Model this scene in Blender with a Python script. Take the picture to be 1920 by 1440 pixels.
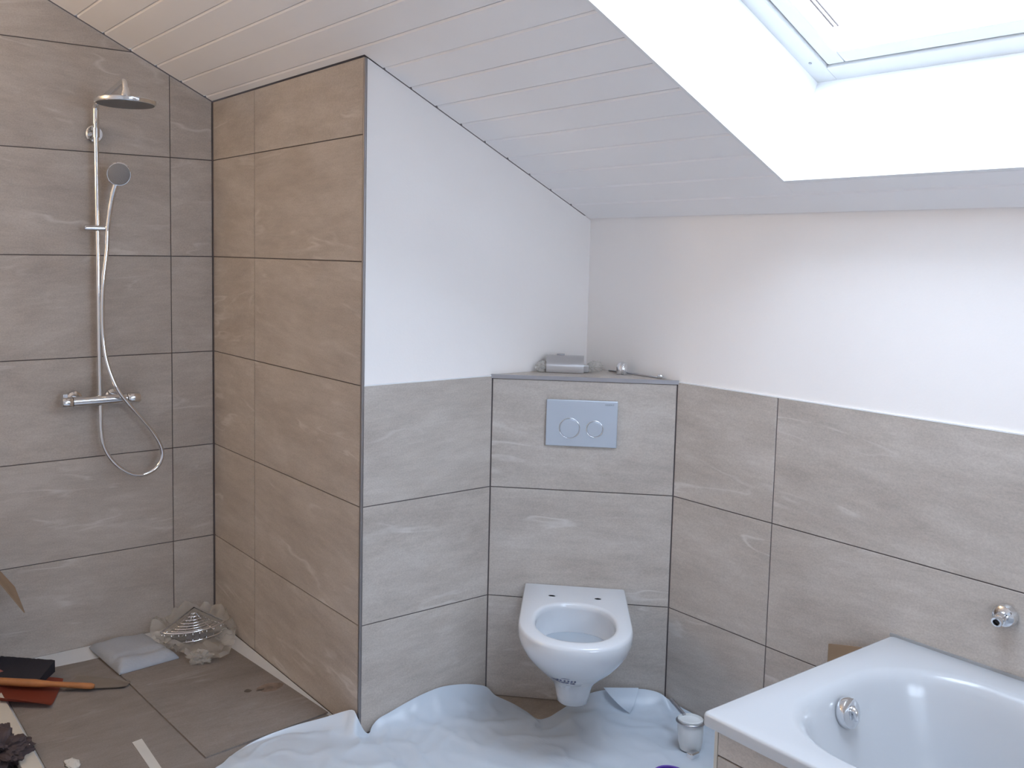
import bpy, bmesh, math, random
from mathutils import Vector, Matrix, noise
from mathutils.bvhtree import BVHTree

for o in list(bpy.data.objects):
    bpy.data.objects.remove(o)
SC = bpy.context.scene
COL = SC.collection
random.seed(7)

# ------------------------------------------------------------------ camera
W, H = 1920, 1440
FPX = 1783.885
CAM = Vector((-1.5919, -2.5924, 1.6371))
YAW, PITCH, ROLL = 0.6086, -0.0914, 0.0149
fwd = Vector((math.sin(YAW) * math.cos(PITCH), math.cos(YAW) * math.cos(PITCH), math.sin(PITCH)))
rgt = Vector((math.cos(YAW), -math.sin(YAW), 0))
upv = rgt.cross(fwd)
rgt, upv = (rgt * math.cos(ROLL) + upv * math.sin(ROLL), -rgt * math.sin(ROLL) + upv * math.cos(ROLL))
cd = bpy.data.cameras.new('camera')
cam = bpy.data.objects.new('camera', cd)
COL.objects.link(cam)
M = Matrix.Identity(4)
for i in range(3):
    M[i][0], M[i][1], M[i][2], M[i][3] = rgt[i], upv[i], -fwd[i], CAM[i]
cam.matrix_world = M
cd.sensor_fit = 'HORIZONTAL'
cd.sensor_width = 36.0
cd.lens = FPX / W * 36.0
cd.shift_x = 177.58 / W
cd.shift_y = -86.28 / W
cd.clip_start = 0.02
SC.camera = cam

# ------------------------------------------------------------------ sky, light, exposure
world = bpy.data.worlds.new('world')
SC.world = world
world.use_nodes = True
bg = world.node_tree.nodes['Background']
bg.inputs['Color'].default_value = (0.71, 0.81, 1.0, 1)
bg.inputs['Strength'].default_value = 16.5
SC.view_settings.view_transform = 'Standard'
SC.view_settings.look = 'None'
SC.view_settings.gamma = 1
SC.view_settings.use_curve_mapping = False
SC.view_settings.exposure = 0.18
SC.cycles.max_bounces = 7
SC.cycles.diffuse_bounces = 6
SC.cycles.glossy_bounces = 3
SC.cycles.transparent_max_bounces = 6
SC.cycles.use_adaptive_sampling = True
SC.cycles.adaptive_threshold = 0.04
SC.cycles.use_denoising = True
SC.cycles.sample_clamp_indirect = 8.0
SC.cycles.caustics_reflective = False
SC.cycles.caustics_refractive = False

# room constants (metres); origin at the outer corner of the shower side wall
YS = 1.2048          # shower wall plane  (y)
XK = 1.0025          # low eaves wall plane (x)
ZK = 1.7638          # ceiling height at the eaves wall
SL = 0.4767          # ceiling slope
KS = math.sqrt(1 + SL * SL)
FZ = 0.025           # finished floor
XL, YR = -2.6, -3.9  # unseen left and rear wall
BA, BB = Vector((0.5418, 0, 0)), Vector((XK, -0.4409, 0))   # cistern box front corners


def ceil_z(x):
    return ZK + (XK - x) * SL


# slope frame: u up the slope, y along the eaves, n out of the room (upwards)
UU = Vector((-1, 0, SL)) / KS
NN = Vector((SL, 0, 1)) / KS
EAVE = Vector((XK, 0, ZK))


def slope(u, y, n):
    return EAVE + UU * u + Vector((0, y, 0)) + NN * n


SKU0, SKU1, SKY0, SKY1, SKD = 0.204, 1.42, -1.86, -0.943, 0.3174

# the skylight opening guides the daylight sampling (a portal gives off no light of its own)
ld = bpy.data.lights.new('skylight_portal', 'AREA')
ld.shape = 'RECTANGLE'
ld.size = SKU1 - SKU0
ld.size_y = SKY1 - SKY0
lo = bpy.data.objects.new('skylight_portal', ld)
COL.objects.link(lo)
pm = Matrix.Identity(4)
pc = slope((SKU0 + SKU1) / 2, (SKY0 + SKY1) / 2, 0.52)
yv = NN.cross(UU)
for i in range(3):
    pm[i][0], pm[i][1], pm[i][2], pm[i][3] = UU[i], yv[i], NN[i], pc[i]
lo.matrix_world = pm
ld.cycles.is_portal = True
# a second portal at the fill window added behind the viewer
WX0, WX1, WZ0, WZ1 = -0.85, 0.15, 1.2, 1.98
ld = bpy.data.lights.new('fill_portal', 'AREA')
ld.shape = 'RECTANGLE'
ld.size = WX1 - WX0
ld.size_y = WZ1 - WZ0
lo = bpy.data.objects.new('fill_portal', ld)
COL.objects.link(lo)
lo.location = ((WX0 + WX1) / 2, YR - 0.14, (WZ0 + WZ1) / 2)
lo.rotation_euler = (math.pi / 2, 0, 0)
ld.cycles.is_portal = True


# ------------------------------------------------------------------ materials
def new_mat(name):
    m = bpy.data.materials.new(name)
    m.use_nodes = True
    nt = m.node_tree
    return m, nt, nt.nodes['Principled BSDF']


def N(nt, t, **kw):
    n = nt.nodes.new(t)
    for k, v in kw.items():
        setattr(n, k, v)
    return n


def plain(name, col, rough=0.5, metal=0.0, bump=0.0, bscale=60, var=0.06, vscale=4, coat=0.0, spec=None):
    m, nt, b = new_mat(name)
    tc = N(nt, 'ShaderNodeTexCoord')
    nz = N(nt, 'ShaderNodeTexNoise')
    nz.inputs['Scale'].default_value = vscale
    nz.inputs['Detail'].default_value = 4
    nt.links.new(tc.outputs['Object'], nz.inputs['Vector'])
    rp = N(nt, 'ShaderNodeValToRGB')
    c0 = [max(0, c * (1 - var)) for c in col]
    c1 = [min(1, c * (1 + var)) for c in col]
    rp.color_ramp.elements[0].position = 0.3
    rp.color_ramp.elements[1].position = 0.7
    rp.color_ramp.elements[0].color = (*c0, 1)
    rp.color_ramp.elements[1].color = (*c1, 1)
    nt.links.new(nz.outputs['Fac'], rp.inputs['Fac'])
    nt.links.new(rp.outputs['Color'], b.inputs['Base Color'])
    b.inputs['Roughness'].default_value = rough
    b.inputs['Metallic'].default_value = metal
    b.inputs['Coat Weight'].default_value = coat
    if spec is not None:
        b.inputs['Specular IOR Level'].default_value = spec
    if bump:
        n2 = N(nt, 'ShaderNodeTexNoise')
        n2.inputs['Scale'].default_value = bscale
        n2.inputs['Detail'].default_value = 5
        nt.links.new(tc.outputs['Object'], n2.inputs['Vector'])
        bp = N(nt, 'ShaderNodeBump')
        bp.inputs['Strength'].default_value = bump
        bp.inputs['Distance'].default_value = 0.002
        nt.links.new(n2.outputs['Fac'], bp.inputs['Height'])
        nt.links.new(bp.outputs['Normal'], b.inputs['Normal'])
    return m


def tile_mat(name, dark, mid, light, streak, rough=0.42):
    """stone-look porcelain: cloudy layers along the tile, thin pale streaks, fine grain"""
    m, nt, b = new_mat(name)
    L = nt.links.new
    tc = N(nt, 'ShaderNodeTexCoord')
    oi = N(nt, 'ShaderNodeObjectInfo')
    mul = N(nt, 'ShaderNodeMath', operation='MULTIPLY')
    mul.inputs[1].default_value = 57.0
    L(oi.outputs['Random'], mul.inputs[0])
    cmb = N(nt, 'ShaderNodeCombineXYZ')
    for k in ('X', 'Y', 'Z'):
        L(mul.outputs[0], cmb.inputs[k])
    ang = N(nt, 'ShaderNodeMath', operation='MULTIPLY_ADD')
    ang.inputs[1].default_value = 0.24
    ang.inputs[2].default_value = -0.12
    L(oi.outputs['Random'], ang.inputs[0])
    rot = N(nt, 'ShaderNodeVectorRotate', rotation_type='Z_AXIS')
    L(tc.outputs['Object'], rot.inputs['Vector'])
    L(ang.outputs[0], rot.inputs['Angle'])
    add = N(nt, 'ShaderNodeVectorMath', operation='ADD')
    L(rot.outputs[0], add.inputs[0])
    L(cmb.outputs[0], add.inputs[1])

    def stretched(sx, sy, detail, dist, rough_=0.55):
        mp = N(nt, 'ShaderNodeMapping')
        mp.inputs['Scale'].default_value = (sx, sy, 1)
        L(add.outputs[0], mp.inputs['Vector'])
        n = N(nt, 'ShaderNodeTexNoise')
        n.inputs['Scale'].default_value = 1
        n.inputs['Detail'].default_value = detail
        n.inputs['Roughness'].default_value = rough_
        n.inputs['Distortion'].default_value = dist
        L(mp.outputs[0], n.inputs['Vector'])
        return n
    big = stretched(3.0, 8, 6, 0.2, 0.66)
    rp = N(nt, 'ShaderNodeValToRGB')
    cr = rp.color_ramp
    cr.elements[0].position, cr.elements[0].color = 0.28, (*dark, 1)
    cr.elements[1].position, cr.elements[1].color = 0.74, (*light, 1)
    e = cr.elements.new(0.5)
    e.color = (*mid, 1)
    L(big.outputs['Fac'], rp.inputs['Fac'])
    # fine horizontal layering
    lay = stretched(9, 48, 4, 0.2, 0.65)
    mx = N(nt, 'ShaderNodeMix', data_type='RGBA', blend_type='OVERLAY')
    mx.inputs[0].default_value = 0.17
    L(rp.outputs['Color'], mx.inputs[6])
    L(lay.outputs['Fac'], mx.inputs[7])
    # grain
    gr = stretched(170, 210, 3, 0, 0.7)
    mg = N(nt, 'ShaderNodeMix', data_type='RGBA', blend_type='OVERLAY')
    mg.inputs[0].default_value = 0.28
    L(mx.outputs[2], mg.inputs[6])
    L(gr.outputs['Fac'], mg.inputs[7])
    # pale streaks: a thin iso line of a stretched noise, broken up by another
    st = stretched(1.6, 8, 3, 0.35)
    s1 = N(nt, 'ShaderNodeValToRGB')
    c = s1.color_ramp
    c.elements[0].position, c.elements[0].color = 0.56, (0, 0, 0, 1)
    c.elements[1].position, c.elements[1].color = 0.615, (0, 0, 0, 1)
    e = c.elements.new(0.585)
    e.color = (1, 1, 1, 1)
    L(st.outputs['Fac'], s1.inputs['Fac'])
    br = stretched(4, 9, 3, 0.4)
    s2 = N(nt, 'ShaderNodeValToRGB')
    s2.color_ramp.elements[0].position = 0.48
    s2.color_ramp.elements[1].position = 0.66
    L(br.outputs['Fac'], s2.inputs['Fac'])
    sm = N(nt, 'ShaderNodeMath', operation='MULTIPLY')
    L(s1.outputs['Color'], sm.inputs[0])
    L(s2.outputs['Color'], sm.inputs[1])
    sm2 = N(nt, 'ShaderNodeMath', operation='MULTIPLY')
    sm2.inputs[1].default_value = 0.7
    L(sm.outputs[0], sm2.inputs[0])
    ms = N(nt, 'ShaderNodeMix', data_type='RGBA')
    L(sm2.outputs[0], ms.inputs[0])
    L(mg.outputs[2], ms.inputs[6])
    ms.inputs[7].default_value = (*streak, 1)
    L(ms.outputs[2], b.inputs['Base Color'])
    b.inputs['Roughness'].default_value = rough
    b.inputs['Specular IOR Level'].default_value = 0.35
    bp = N(nt, 'ShaderNodeBump')
    bp.inputs['Strength'].default_value = 0.08
    bp.inputs['Distance'].default_value = 0.002
    L(lay.outputs['Fac'], bp.inputs['Height'])
    L(bp.outputs['Normal'], b.inputs['Normal'])
    return m


def film_mat(name, col, transp, rough=0.25, trl=0.35):
    """thin plastic foil: partly see-through, partly milky, with a soft gloss"""
    m, nt, b = new_mat(name)
    L = nt.links.new
    out = nt.nodes['Material Output']
    b.inputs['Base Color'].default_value = (*col, 1)
    b.inputs['Roughness'].default_value = rough
    tl = N(nt, 'ShaderNodeBsdfTranslucent')
    tl.inputs['Color'].default_value = (*col, 1)
    m1 = N(nt, 'ShaderNodeMixShader')
    m1.inputs[0].default_value = trl
    L(b.outputs[0], m1.inputs[1])
    L(tl.outputs[0], m1.inputs[2])
    tr = N(nt, 'ShaderNodeBsdfTransparent')
    m2 = N(nt, 'ShaderNodeMixShader')
    tc = N(nt, 'ShaderNodeTexCoord')
    nz = N(nt, 'ShaderNodeTexNoise')
    nz.inputs['Scale'].default_value = 5
    nz.inputs['Detail'].default_value = 3
    L(tc.outputs['Object'], nz.inputs['Vector'])
    mr = N(nt, 'ShaderNodeMapRange')
    mr.inputs['To Min'].default_value = transp * 0.5
    mr.inputs['To Max'].default_value = transp * 1.5
    L(nz.outputs['Fac'], mr.inputs['Value'])
    L(mr.outputs[0], m2.inputs[0])
    L(m1.outputs[0], m2.inputs[1])
    L(tr.outputs[0], m2.inputs[2])
    L(m2.outputs[0], out.inputs['Surface'])
    return m


MT = {}
MT['tile'] = tile_mat('stone_tile', (0.425, 0.372, 0.328), (0.50, 0.448, 0.40), (0.585, 0.532, 0.485), (0.70, 0.66, 0.62))
MT['floor_tile'] = tile_mat('floor_tile', (0.30, 0.24, 0.19), (0.37, 0.30, 0.24), (0.44, 0.36, 0.29), (0.5, 0.45, 0.4))
MT['grout'] = plain('grey_grout', (0.13, 0.11, 0.11), 0.9, bump=0.2)
MT['plaster'] = plain('white_plaster', (0.93, 0.89, 0.86), 0.85, var=0.008, vscale=2, bump=0.12, bscale=140)
MT['lining'] = plain('white_lining', (0.86, 0.86, 0.86), 0.5, var=0.01)
MT['board'] = plain('white_painted_board', (0.91, 0.89, 0.885), 0.45, var=0.012, vscale=3, bump=0.06, bscale=40)
MT['dark_gap'] = plain('dark_gap', (0.16, 0.13, 0.12), 0.9)
MT['caulk'] = plain('white_caulk', (0.85, 0.85, 0.85), 0.45, var=0.01)
MT['chrome'] = plain('chrome', (0.82, 0.83, 0.85), 0.07, 1.0, var=0.01)
MT['steel'] = plain('brushed_aluminium', (0.48, 0.48, 0.51), 0.32, 1.0, var=0.03)
MT['satin'] = plain('satin_chrome_plate', (0.60, 0.66, 0.74), 0.38, 0.75, var=0.01)
MT['spray'] = plain('grey_spray_face', (0.14, 0.136, 0.136), 0.45, bump=0.5, bscale=160)
MT['hand_spray'] = plain('pale_grey_spray_face', (0.27, 0.26, 0.26), 0.5, bump=0.5, bscale=160)
MT['profile'] = plain('dark_metal_profile', (0.27, 0.25, 0.25), 0.4, 0.8, var=0.03)
MT['satin_steel'] = plain('satin_steel_sheet', (0.56, 0.55, 0.55), 0.3, 0.85, var=0.02)
MT['ceramic'] = plain('white_ceramic', (0.67, 0.69, 0.72), 0.12, var=0.006, coat=0.3)
MT['enamel'] = plain('white_enamel', (0.56, 0.575, 0.595), 0.2, var=0.006, coat=0.08)
MT['black'] = plain('black_rubber', (0.03, 0.028, 0.032), 0.7)
MT['bristle'] = plain('black_bristle', (0.018, 0.016, 0.024), 0.85, bump=0.8, bscale=400)
MT['red_plastic'] = plain('red_plastic', (0.36, 0.085, 0.05), 0.4)
MT['wood'] = plain('orange_varnished_wood', (0.42, 0.17, 0.06), 0.35, var=0.2, vscale=14)
MT['hardboard'] = tile_mat('brown_hardboard', (0.205, 0.178, 0.16), (0.245, 0.215, 0.195), (0.285, 0.25, 0.228), (0.33, 0.30, 0.28), 0.6)
MT['cardboard'] = plain('cardboard', (0.34, 0.235, 0.15), 0.8, var=0.08, vscale=20)
MT['cardboard_edge'] = plain('cardboard_edge', (0.16, 0.10, 0.06), 0.9)
MT['paper'] = plain('grey_brown_paper', (0.40, 0.35, 0.30), 0.8)
MT['foam'] = plain('white_foam_foil', (0.40, 0.43, 0.48), 0.6, bump=0.7, bscale=90)
MT['tray'] = plain('white_shower_tray', (0.76, 0.78, 0.80), 0.35)
MT['kerb'] = plain('beige_kerb', (0.58, 0.54, 0.47), 0.55)
MT['tape'] = plain('pale_tape', (0.62, 0.60, 0.56), 0.5)
MT['stain'] = plain('dark_stain', (0.13, 0.105, 0.09), 0.8, var=0.3, vscale=30)
MT['rust'] = plain('rust_stain', (0.25, 0.185, 0.15), 0.8, var=0.3, vscale=30)
MT['rag'] = plain('dark_rag', (0.07, 0.05, 0.052), 0.9, bump=0.6, bscale=120)
MT['frosted'] = plain('frosted_glass', (0.78, 0.80, 0.80), 0.35, var=0.01)
MT['purple'] = plain('purple_plastic', (0.13, 0.07, 0.42), 0.35)
MT['blue_ink'] = plain('blue_ink', (0.06, 0.08, 0.20), 0.6)
MT['grey_ink'] = plain('grey_ink', (0.2, 0.24, 0.3), 0.5)
MT['seal'] = plain('grey_seal', (0.33, 0.33, 0.33), 0.6)
MT['film'] = film_mat('milky_floor_film', (0.69, 0.77, 0.86), 0.07, 0.3, 0.12)
MT['wrap'] = film_mat('clear_wrap', (0.74, 0.72, 0.68), 0.55, 0.15, 0.3)
MT['window_white'] = plain('white_window_frame', (0.66, 0.66, 0.65), 0.35, var=0.01)


def glass_mat():
    m, nt, b = new_mat('window_glass')
    out = nt.nodes['Material Output']
    tr = N(nt, 'ShaderNodeBsdfTransparent')
    tr.inputs['Color'].default_value = (0.95, 0.97, 0.97, 1)
    gl = N(nt, 'ShaderNodeBsdfGlossy')
    gl.inputs['Roughness'].default_value = 0.02
    mx = N(nt, 'ShaderNodeMixShader')
    mx.inputs[0].default_value = 0.03
    nt.links.new(tr.outputs[0], mx.inputs[1])
    nt.links.new(gl.outputs[0], mx.inputs[2])
    nt.links.new(mx.outputs[0], out.inputs['Surface'])
    return m


MT['glass'] = glass_mat()


def water_mat():
    m, nt, b = new_mat('toilet_water')
    b.inputs['Base Color'].default_value = (0.42, 0.47, 0.52, 1)
    b.inputs['Roughness'].default_value = 0.03
    return m


MT['water'] = water_mat()


# ------------------------------------------------------------------ object helpers
def link(o, parent=None):
    COL.objects.link(o)
    if parent is not None:
        o.parent = parent
    return o


def world_shift(parent):
    v = Vector((0, 0, 0))
    while parent is not None:
        v += parent.location
        parent = parent.parent
    return v


def obj(name, bm, mat, parent=None, smooth=False, local=False, sharp=None):
    """link a bmesh as ONE object; vertices are in world space unless local"""
    bmesh.ops.recalc_face_normals(bm, faces=bm.faces)
    if parent is not None and not local:
        bmesh.ops.translate(bm, verts=bm.verts, vec=-world_shift(parent))
    me = bpy.data.meshes.new(name)
    bm.to_mesh(me)
    bm.free()
    me.materials.append(MT[mat])
    if smooth:
        for p in me.polygons:
            p.use_smooth = True
        if sharp:
            me.set_sharp_from_angle(angle=math.radians(sharp))
    return link(bpy.data.objects.new(name, me), parent)


def thing(name, label, cat, loc=(0, 0, 0), rotz=0.0, group=None):
    o = bpy.data.objects.new(name, None)
    o.empty_display_size = 0.05
    COL.objects.link(o)
    o.location = loc
    o.rotation_euler = (0, 0, rotz)
    return tag(o, label, cat, group)


def tag(o, label, cat, group=None):
    o['label'] = label
    o['category'] = cat
    if group:
        o['group'] = group
    return o


def struct(o, label, cat):
    o['kind'] = 'structure'
    return tag(o, label, cat)


def add_box(bm, a, b, bevel=0.0):
    x0, y0, z0 = (min(a[i], b[i]) for i in range(3))
    x1, y1, z1 = (max(a[i], b[i]) for i in range(3))
    vs = [bm.verts.new(p) for p in ((x0, y0, z0), (x1, y0, z0), (x1, y1, z0), (x0, y1, z0),
                                    (x0, y0, z1), (x1, y0, z1), (x1, y1, z1), (x0, y1, z1))]
    fs = [bm.faces.new([vs[i] for i in f]) for f in
          ((0, 3, 2, 1), (4, 5, 6, 7), (0, 1, 5, 4), (1, 2, 6, 5), (2, 3, 7, 6), (3, 0, 4, 7))]
    if bevel:
        es = list({e for f in fs for e in f.edges})
        bmesh.ops.bevel(bm, geom=es, offset=bevel, segments=2, affect='EDGES', profile=0.5)
    return bm


def box(a, b, bevel=0.0):
    return add_box(bmesh.new(), a, b, bevel)


def add_prism(bm, pts, vec):
    """extrude a 3-D polygon along vec"""
    vec = Vector(vec)
    a = [bm.verts.new(p) for p in pts]
    b = [bm.verts.new(Vector(p) + vec) for p in pts]
    n = len(pts)
    bm.faces.new(a)
    bm.faces.new(b[::-1])
    for i in range(n):
        bm.faces.new((a[i], a[(i + 1) % n], b[(i + 1) % n], b[i]))
    return bm


def prism(pts, vec):
    return add_prism(bmesh.new(), pts, vec)


def add_tube(bm, pts, r, seg=12, cap=True):
    pts = [Vector(p) for p in pts]
    rs = r if isinstance(r, (list, tuple)) else [r] * len(pts)
    rings = []
    t0 = (pts[1] - pts[0]).normalized()
    nrm = t0.orthogonal().normalized()
    for i, p in enumerate(pts):
        if i == 0:
            t = t0
        elif i == len(pts) - 1:
            t = (pts[i] - pts[i - 1]).normalized()
        else:
            t = ((pts[i + 1] - p).normalized() + (p - pts[i - 1]).normalized())
            t = t.normalized() if t.length > 1e-6 else t0
        nrm = (nrm - t * nrm.dot(t))
        nrm = nrm.normalized() if nrm.length > 1e-6 else t.orthogonal().normalized()
        bn = t.cross(nrm)
        rings.append([bm.verts.new(p + (nrm * math.cos(2 * math.pi * k / seg) + bn * math.sin(2 * math.pi * k / seg)) * rs[i])
                      for k in range(seg)])
    for a, b in zip(rings, rings[1:]):
        for k in range(seg):
            bm.faces.new((a[k], a[(k + 1) % seg], b[(k + 1) % seg], b[k]))
    if cap:
        bm.faces.new(rings[0][::-1])
        bm.faces.new(rings[-1])
    return bm


def tube(pts, r, seg=12, cap=True):
    return add_tube(bmesh.new(), pts, r, seg, cap)


def add_lathe(bm, prof, base, axis=(0, 0, 1), seg=32):
    """prof = [(radius, height)] turned about axis through base"""
    ax = Vector(axis).normalized()
    e1 = ax.orthogonal().normalized()
    e2 = ax.cross(e1)
    base = Vector(base)
    rings = []
    for r, h in prof:
        if r < 1e-6:
            rings.append([bm.verts.new(base + ax * h)])
        else:
            rings.append([bm.verts.new(base + ax * h + (e1 * math.cos(2 * math.pi * k / seg) + e2 * math.sin(2 * math.pi * k / seg)) * r)
                          for k in range(seg)])
    for a, b in zip(rings, rings[1:]):
        for k in range(seg):
            k2 = (k + 1) % seg
            if len(a) == 1 and len(b) == 1:
                continue
            if len(a) == 1:
                bm.faces.new((a[0], b[k2], b[k]))
            elif len(b) == 1:
                bm.faces.new((a[k], a[k2], b[0]))
            else:
                bm.faces.new((a[k], a[k2], b[k2], b[k]))
    return bm


def lathe(prof, base, axis=(0, 0, 1), seg=32):
    return add_lathe(bmesh.new(), prof, base, axis, seg)


def smooth_path(pts, n=8):
    """Catmull-Rom through pts"""
    P = [Vector(p) for p in pts]
    P = [P[0] * 2 - P[1]] + P + [P[-1] * 2 - P[-2]]
    out = []
    for i in range(1, len(P) - 2):
        for k in range(n):
            t = k / n
            a, b, c, d = P[i - 1], P[i], P[i + 1], P[i + 2]
            out.append(0.5 * ((2 * b) + (c - a) * t + (2 * a - 5 * b + 4 * c - d) * t * t + (3 * b - a - 3 * c + d) * t ** 3))
    out.append(P[-2])
    return out


def loft(rings, close_first=True, close_last=True):
    bm = bmesh.new()
    R = [[bm.verts.new(p) for p in r] for r in rings]
    n = len(R[0])
    for a, b in zip(R, R[1:]):
        for k in range(n):
            bm.faces.new((a[k], a[(k + 1) % n], b[(k + 1) % n], b[k]))
    if close_first:
        bm.faces.new(R[0][::-1])
    if close_last:
        bm.faces.new(R[-1])
    return bm


def roundrect(cx, cy, hx, hy, r, n=10):
    r = min(r, hx, hy)
    out = []
    for k, (sx, sy) in enumerate(((1, 1), (-1, 1), (-1, -1), (1, -1))):
        for i in range(n + 1):
            a = math.pi / 2 * (k + i / n)
            out.append((cx + sx * (hx - r) + r * math.cos(a), cy + sy * (hy - r) + r * math.sin(a)))
    return out


def blob(center, size, amp, scale, seed, sub=4, flat=None):
    """crumpled lump"""
    bm = bmesh.new()
    bmesh.ops.create_icosphere(bm, subdivisions=sub, radius=1)
    for v in bm.verts:
        d = v.co.normalized()
        k = 1 + amp * (noise.noise(d * scale + Vector((seed, 0, 0))) + 0.6 * abs(noise.noise(d * scale * 2.3 + Vector((0, seed, 0)))))
        v.co = Vector((d.x * size[0] * k, d.y * size[1] * k, d.z * size[2] * k)) + Vector(center)
        if flat is not None:
            v.co.z = max(v.co.z, flat + 0.001)
    return bm


# ------------------------------------------------------------------ tiles
TT = 0.009


def tile(parent, org, u, v, n, poly, mat='tile', name='tile', th=TT):
    """one tile: polygon in the (u,v) plane through org whose outer face looks along n"""
    u, v, n = Vector(u).normalized(), Vector(v).normalized(), Vector(n).normalized()
    cu = (min(p[0] for p in poly) + max(p[0] for p in poly)) / 2
    cv = (min(p[1] for p in poly) + max(p[1] for p in poly)) / 2
    ch = 0.0008
    bm = bmesh.new()
    c = Vector((sum(p[0] for p in poly) / len(poly) - cu, sum(p[1] for p in poly) / len(poly) - cv))
    P = [Vector((p[0] - cu, p[1] - cv)) for p in poly]

    def inset(p):
        d = c - p
        return p + Vector((math.copysign(min(ch, abs(d.x)), d.x), math.copysign(min(ch, abs(d.y)), d.y)))
    r0 = [bm.verts.new((p.x, p.y, -th)) for p in P]
    r1 = [bm.verts.new((p.x, p.y, -ch)) for p in P]
    r2 = [bm.verts.new((inset(p).x, inset(p).y, 0)) for p in P]
    k = len(P)
    for a, b in ((r0, r1), (r1, r2)):
        for i in range(k):
            bm.faces.new((a[i], a[(i + 1) % k], b[(i + 1) % k], b[i]))
    bm.faces.new(r2)
    bm.faces.new(r0[::-1])
    o = obj(name, bm, mat, parent, local=True)
    m = Matrix.Identity(4)
    pos = Vector(org) + u * cu + v * cv
    for i in range(3):
        m[i][0], m[i][1], m[i][2], m[i][3] = u[i], v[i], n[i], pos[i]
    o.matrix_local = m
    return o


def clip_top(poly, f):
    """clip a polygon (u,v) to v <= f(u), f linear"""
    out = []
    for i in range(len(poly)):
        p, q = poly[i], poly[(i + 1) % len(poly)]
        dp, dq = f(p[0]) - p[1], f(q[0]) - q[1]
        if dp >= 0:
            out.append(p)
        if dp * dq < 0:
            t = dp / (dp - dq)
            out.append((p[0] + (q[0] - p[0]) * t, p[1] + (q[1] - p[1]) * t))
    return out


G = 0.0018   # half a joint
ROWS = [(FZ, 0.4), (0.4, 0.8), (0.8, 1.2), (1.2, 1.6), (1.6, 2.0), (2.0, 2.4), (2.4, 2.8), (2.8, 3.2), (3.2, 3.6)]

# ------------------------------------------------------------------ structure: floor
floor = obj('floor', box((XL, YR, -0.15), (XK + 0.1, YS + 0.1, FZ - 0.009)), 'grout')
struct(floor, 'stone tiled bathroom floor, mostly hidden under plastic film', 'floor')
xs = [XL, -2.2, -1.4, -0.6, 0.2, XK]
ys = [YR, -3.0, -2.4, -1.8, -1.2, -0.6, 0.0]
for i in range(len(xs) - 1):
    for j in range(len(ys) - 1):
        tile(floor, (0, 0, FZ), (1, 0, 0), (0, 1, 0), (0, 0, 1),
             [(xs[i] + G, ys[j] + G), (xs[i + 1] - G, ys[j] + G), (xs[i + 1] - G, ys[j + 1] - G), (xs[i] + G, ys[j + 1] - G)],
             'floor_tile')

# shower wall (back left)
w = obj('wall_shower', prism([(XL - 0.1, YS + 0.003, -0.1), (0.1, YS + 0.003, -0.1), (0.1, YS + 0.003, ceil_z(0.1)), (XL - 0.1, YS + 0.003, ceil_z(XL - 0.1))],
                             (0, 0.15, 0)), 'grout')
wall_shower = struct(w, 'brown stone tiled wall behind the shower rail', 'wall')
cols = [XL, -1.7845, -0.9845, -0.1845, -0.004]
top = lambda x: ceil_z(x) - 0.004
for z0, z1 in ROWS:
    for a, b in zip(cols, cols[1:]):
        p = clip_top([(a + G, z0 + G), (b - G, z0 + G), (b - G, z1 - G), (a + G, z1 - G)], top)
        if len(p) >= 3 and max(q[1] for q in p) - min(q[1] for q in p) > 0.01:
            tile(w, (0, YS, 0), (1, 0, 0), (0, 0, 1), (0, -1, 0), p)

# shower side wall
zt = ceil_z(0) - 0.004
w = obj('wall_niche', prism([(0.003, 0.012, -0.1), (0.1, 0.012, -0.1), (0.1, 0.012, ceil_z(0.1)), (0.003, 0.012, ceil_z(0.003))], (0, YS + 0.03, 0)), 'grout')
wall_niche = struct(w, 'brown stone tiled side wall between shower corner and white wall', 'wall')
for z0, z1 in ROWS:
    if z0 > zt:
        continue
    for a, b in ((0.0, 0.803), (0.803, YS - 0.003)):
        tile(w, (0, 0, 0), (0, -1, 0), (0, 0, 1), (-1, 0, 0),
             [(-b + G, z0 + G), (-a - (0.005 if a == 0 else G), z0 + G), (-a - (0.005 if a == 0 else G), min(z1 - G, zt)), (-b + G, min(z1 - G, zt))])

# white wall with tiled foot
PL = 0.005   # plaster lies back behind the tile face
w = obj('wall_back', prism([(0.011, PL, -0.1), (XK + 0.1, PL, -0.1), (XK + 0.1, PL, ceil_z(XK + 0.1)), (0.011, PL, ceil_z(0.011))], (0, 0.08, 0)), 'plaster')
wall_back = struct(w, 'white plastered wall with tiled foot beside the shower', 'wall')
obj('grout_bed', box((0.004, 0.002, 0), (0.60, PL + 0.004, 1.199)), 'grout', w)
for z0, z1 in ROWS[:3]:
    tile(w, (0, 0, 0), (1, 0, 0), (0, 0, 1), (0, -1, 0),
         [(0.008, z0 + G), (0.5418 - G, z0 + G), (0.5418 - G, z1 - G), (0.008, z1 - G)])

# low eaves wall (right)
w = obj('wall_right', box((XK + PL, YR, -0.1), (XK + 0.1, 0.09, ZK + 0.02)), 'plaster')
wall_right = struct(w, 'low white plastered eaves wall with tiled lower half behind the bathtub', 'wall')
obj('grout_bed', box((XK + 0.002, YR + 0.01, 0), (XK + PL + 0.004, -0.3, 1.199)), 'grout', w)
cols = [-0.4409, -0.8329, -1.6329, -2.4329, -3.2329, YR]
for z0, z1 in ROWS[:3]:
    for a, b in zip(cols, cols[1:]):
        tile(w, (XK, 0, 0), (0, -1, 0), (0, 0, 1), (-1, 0, 0),
             [(-a + G, z0 + G), (-b - G, z0 + G), (-b - G, z1 - G), (-a + G, z1 - G)])

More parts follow.
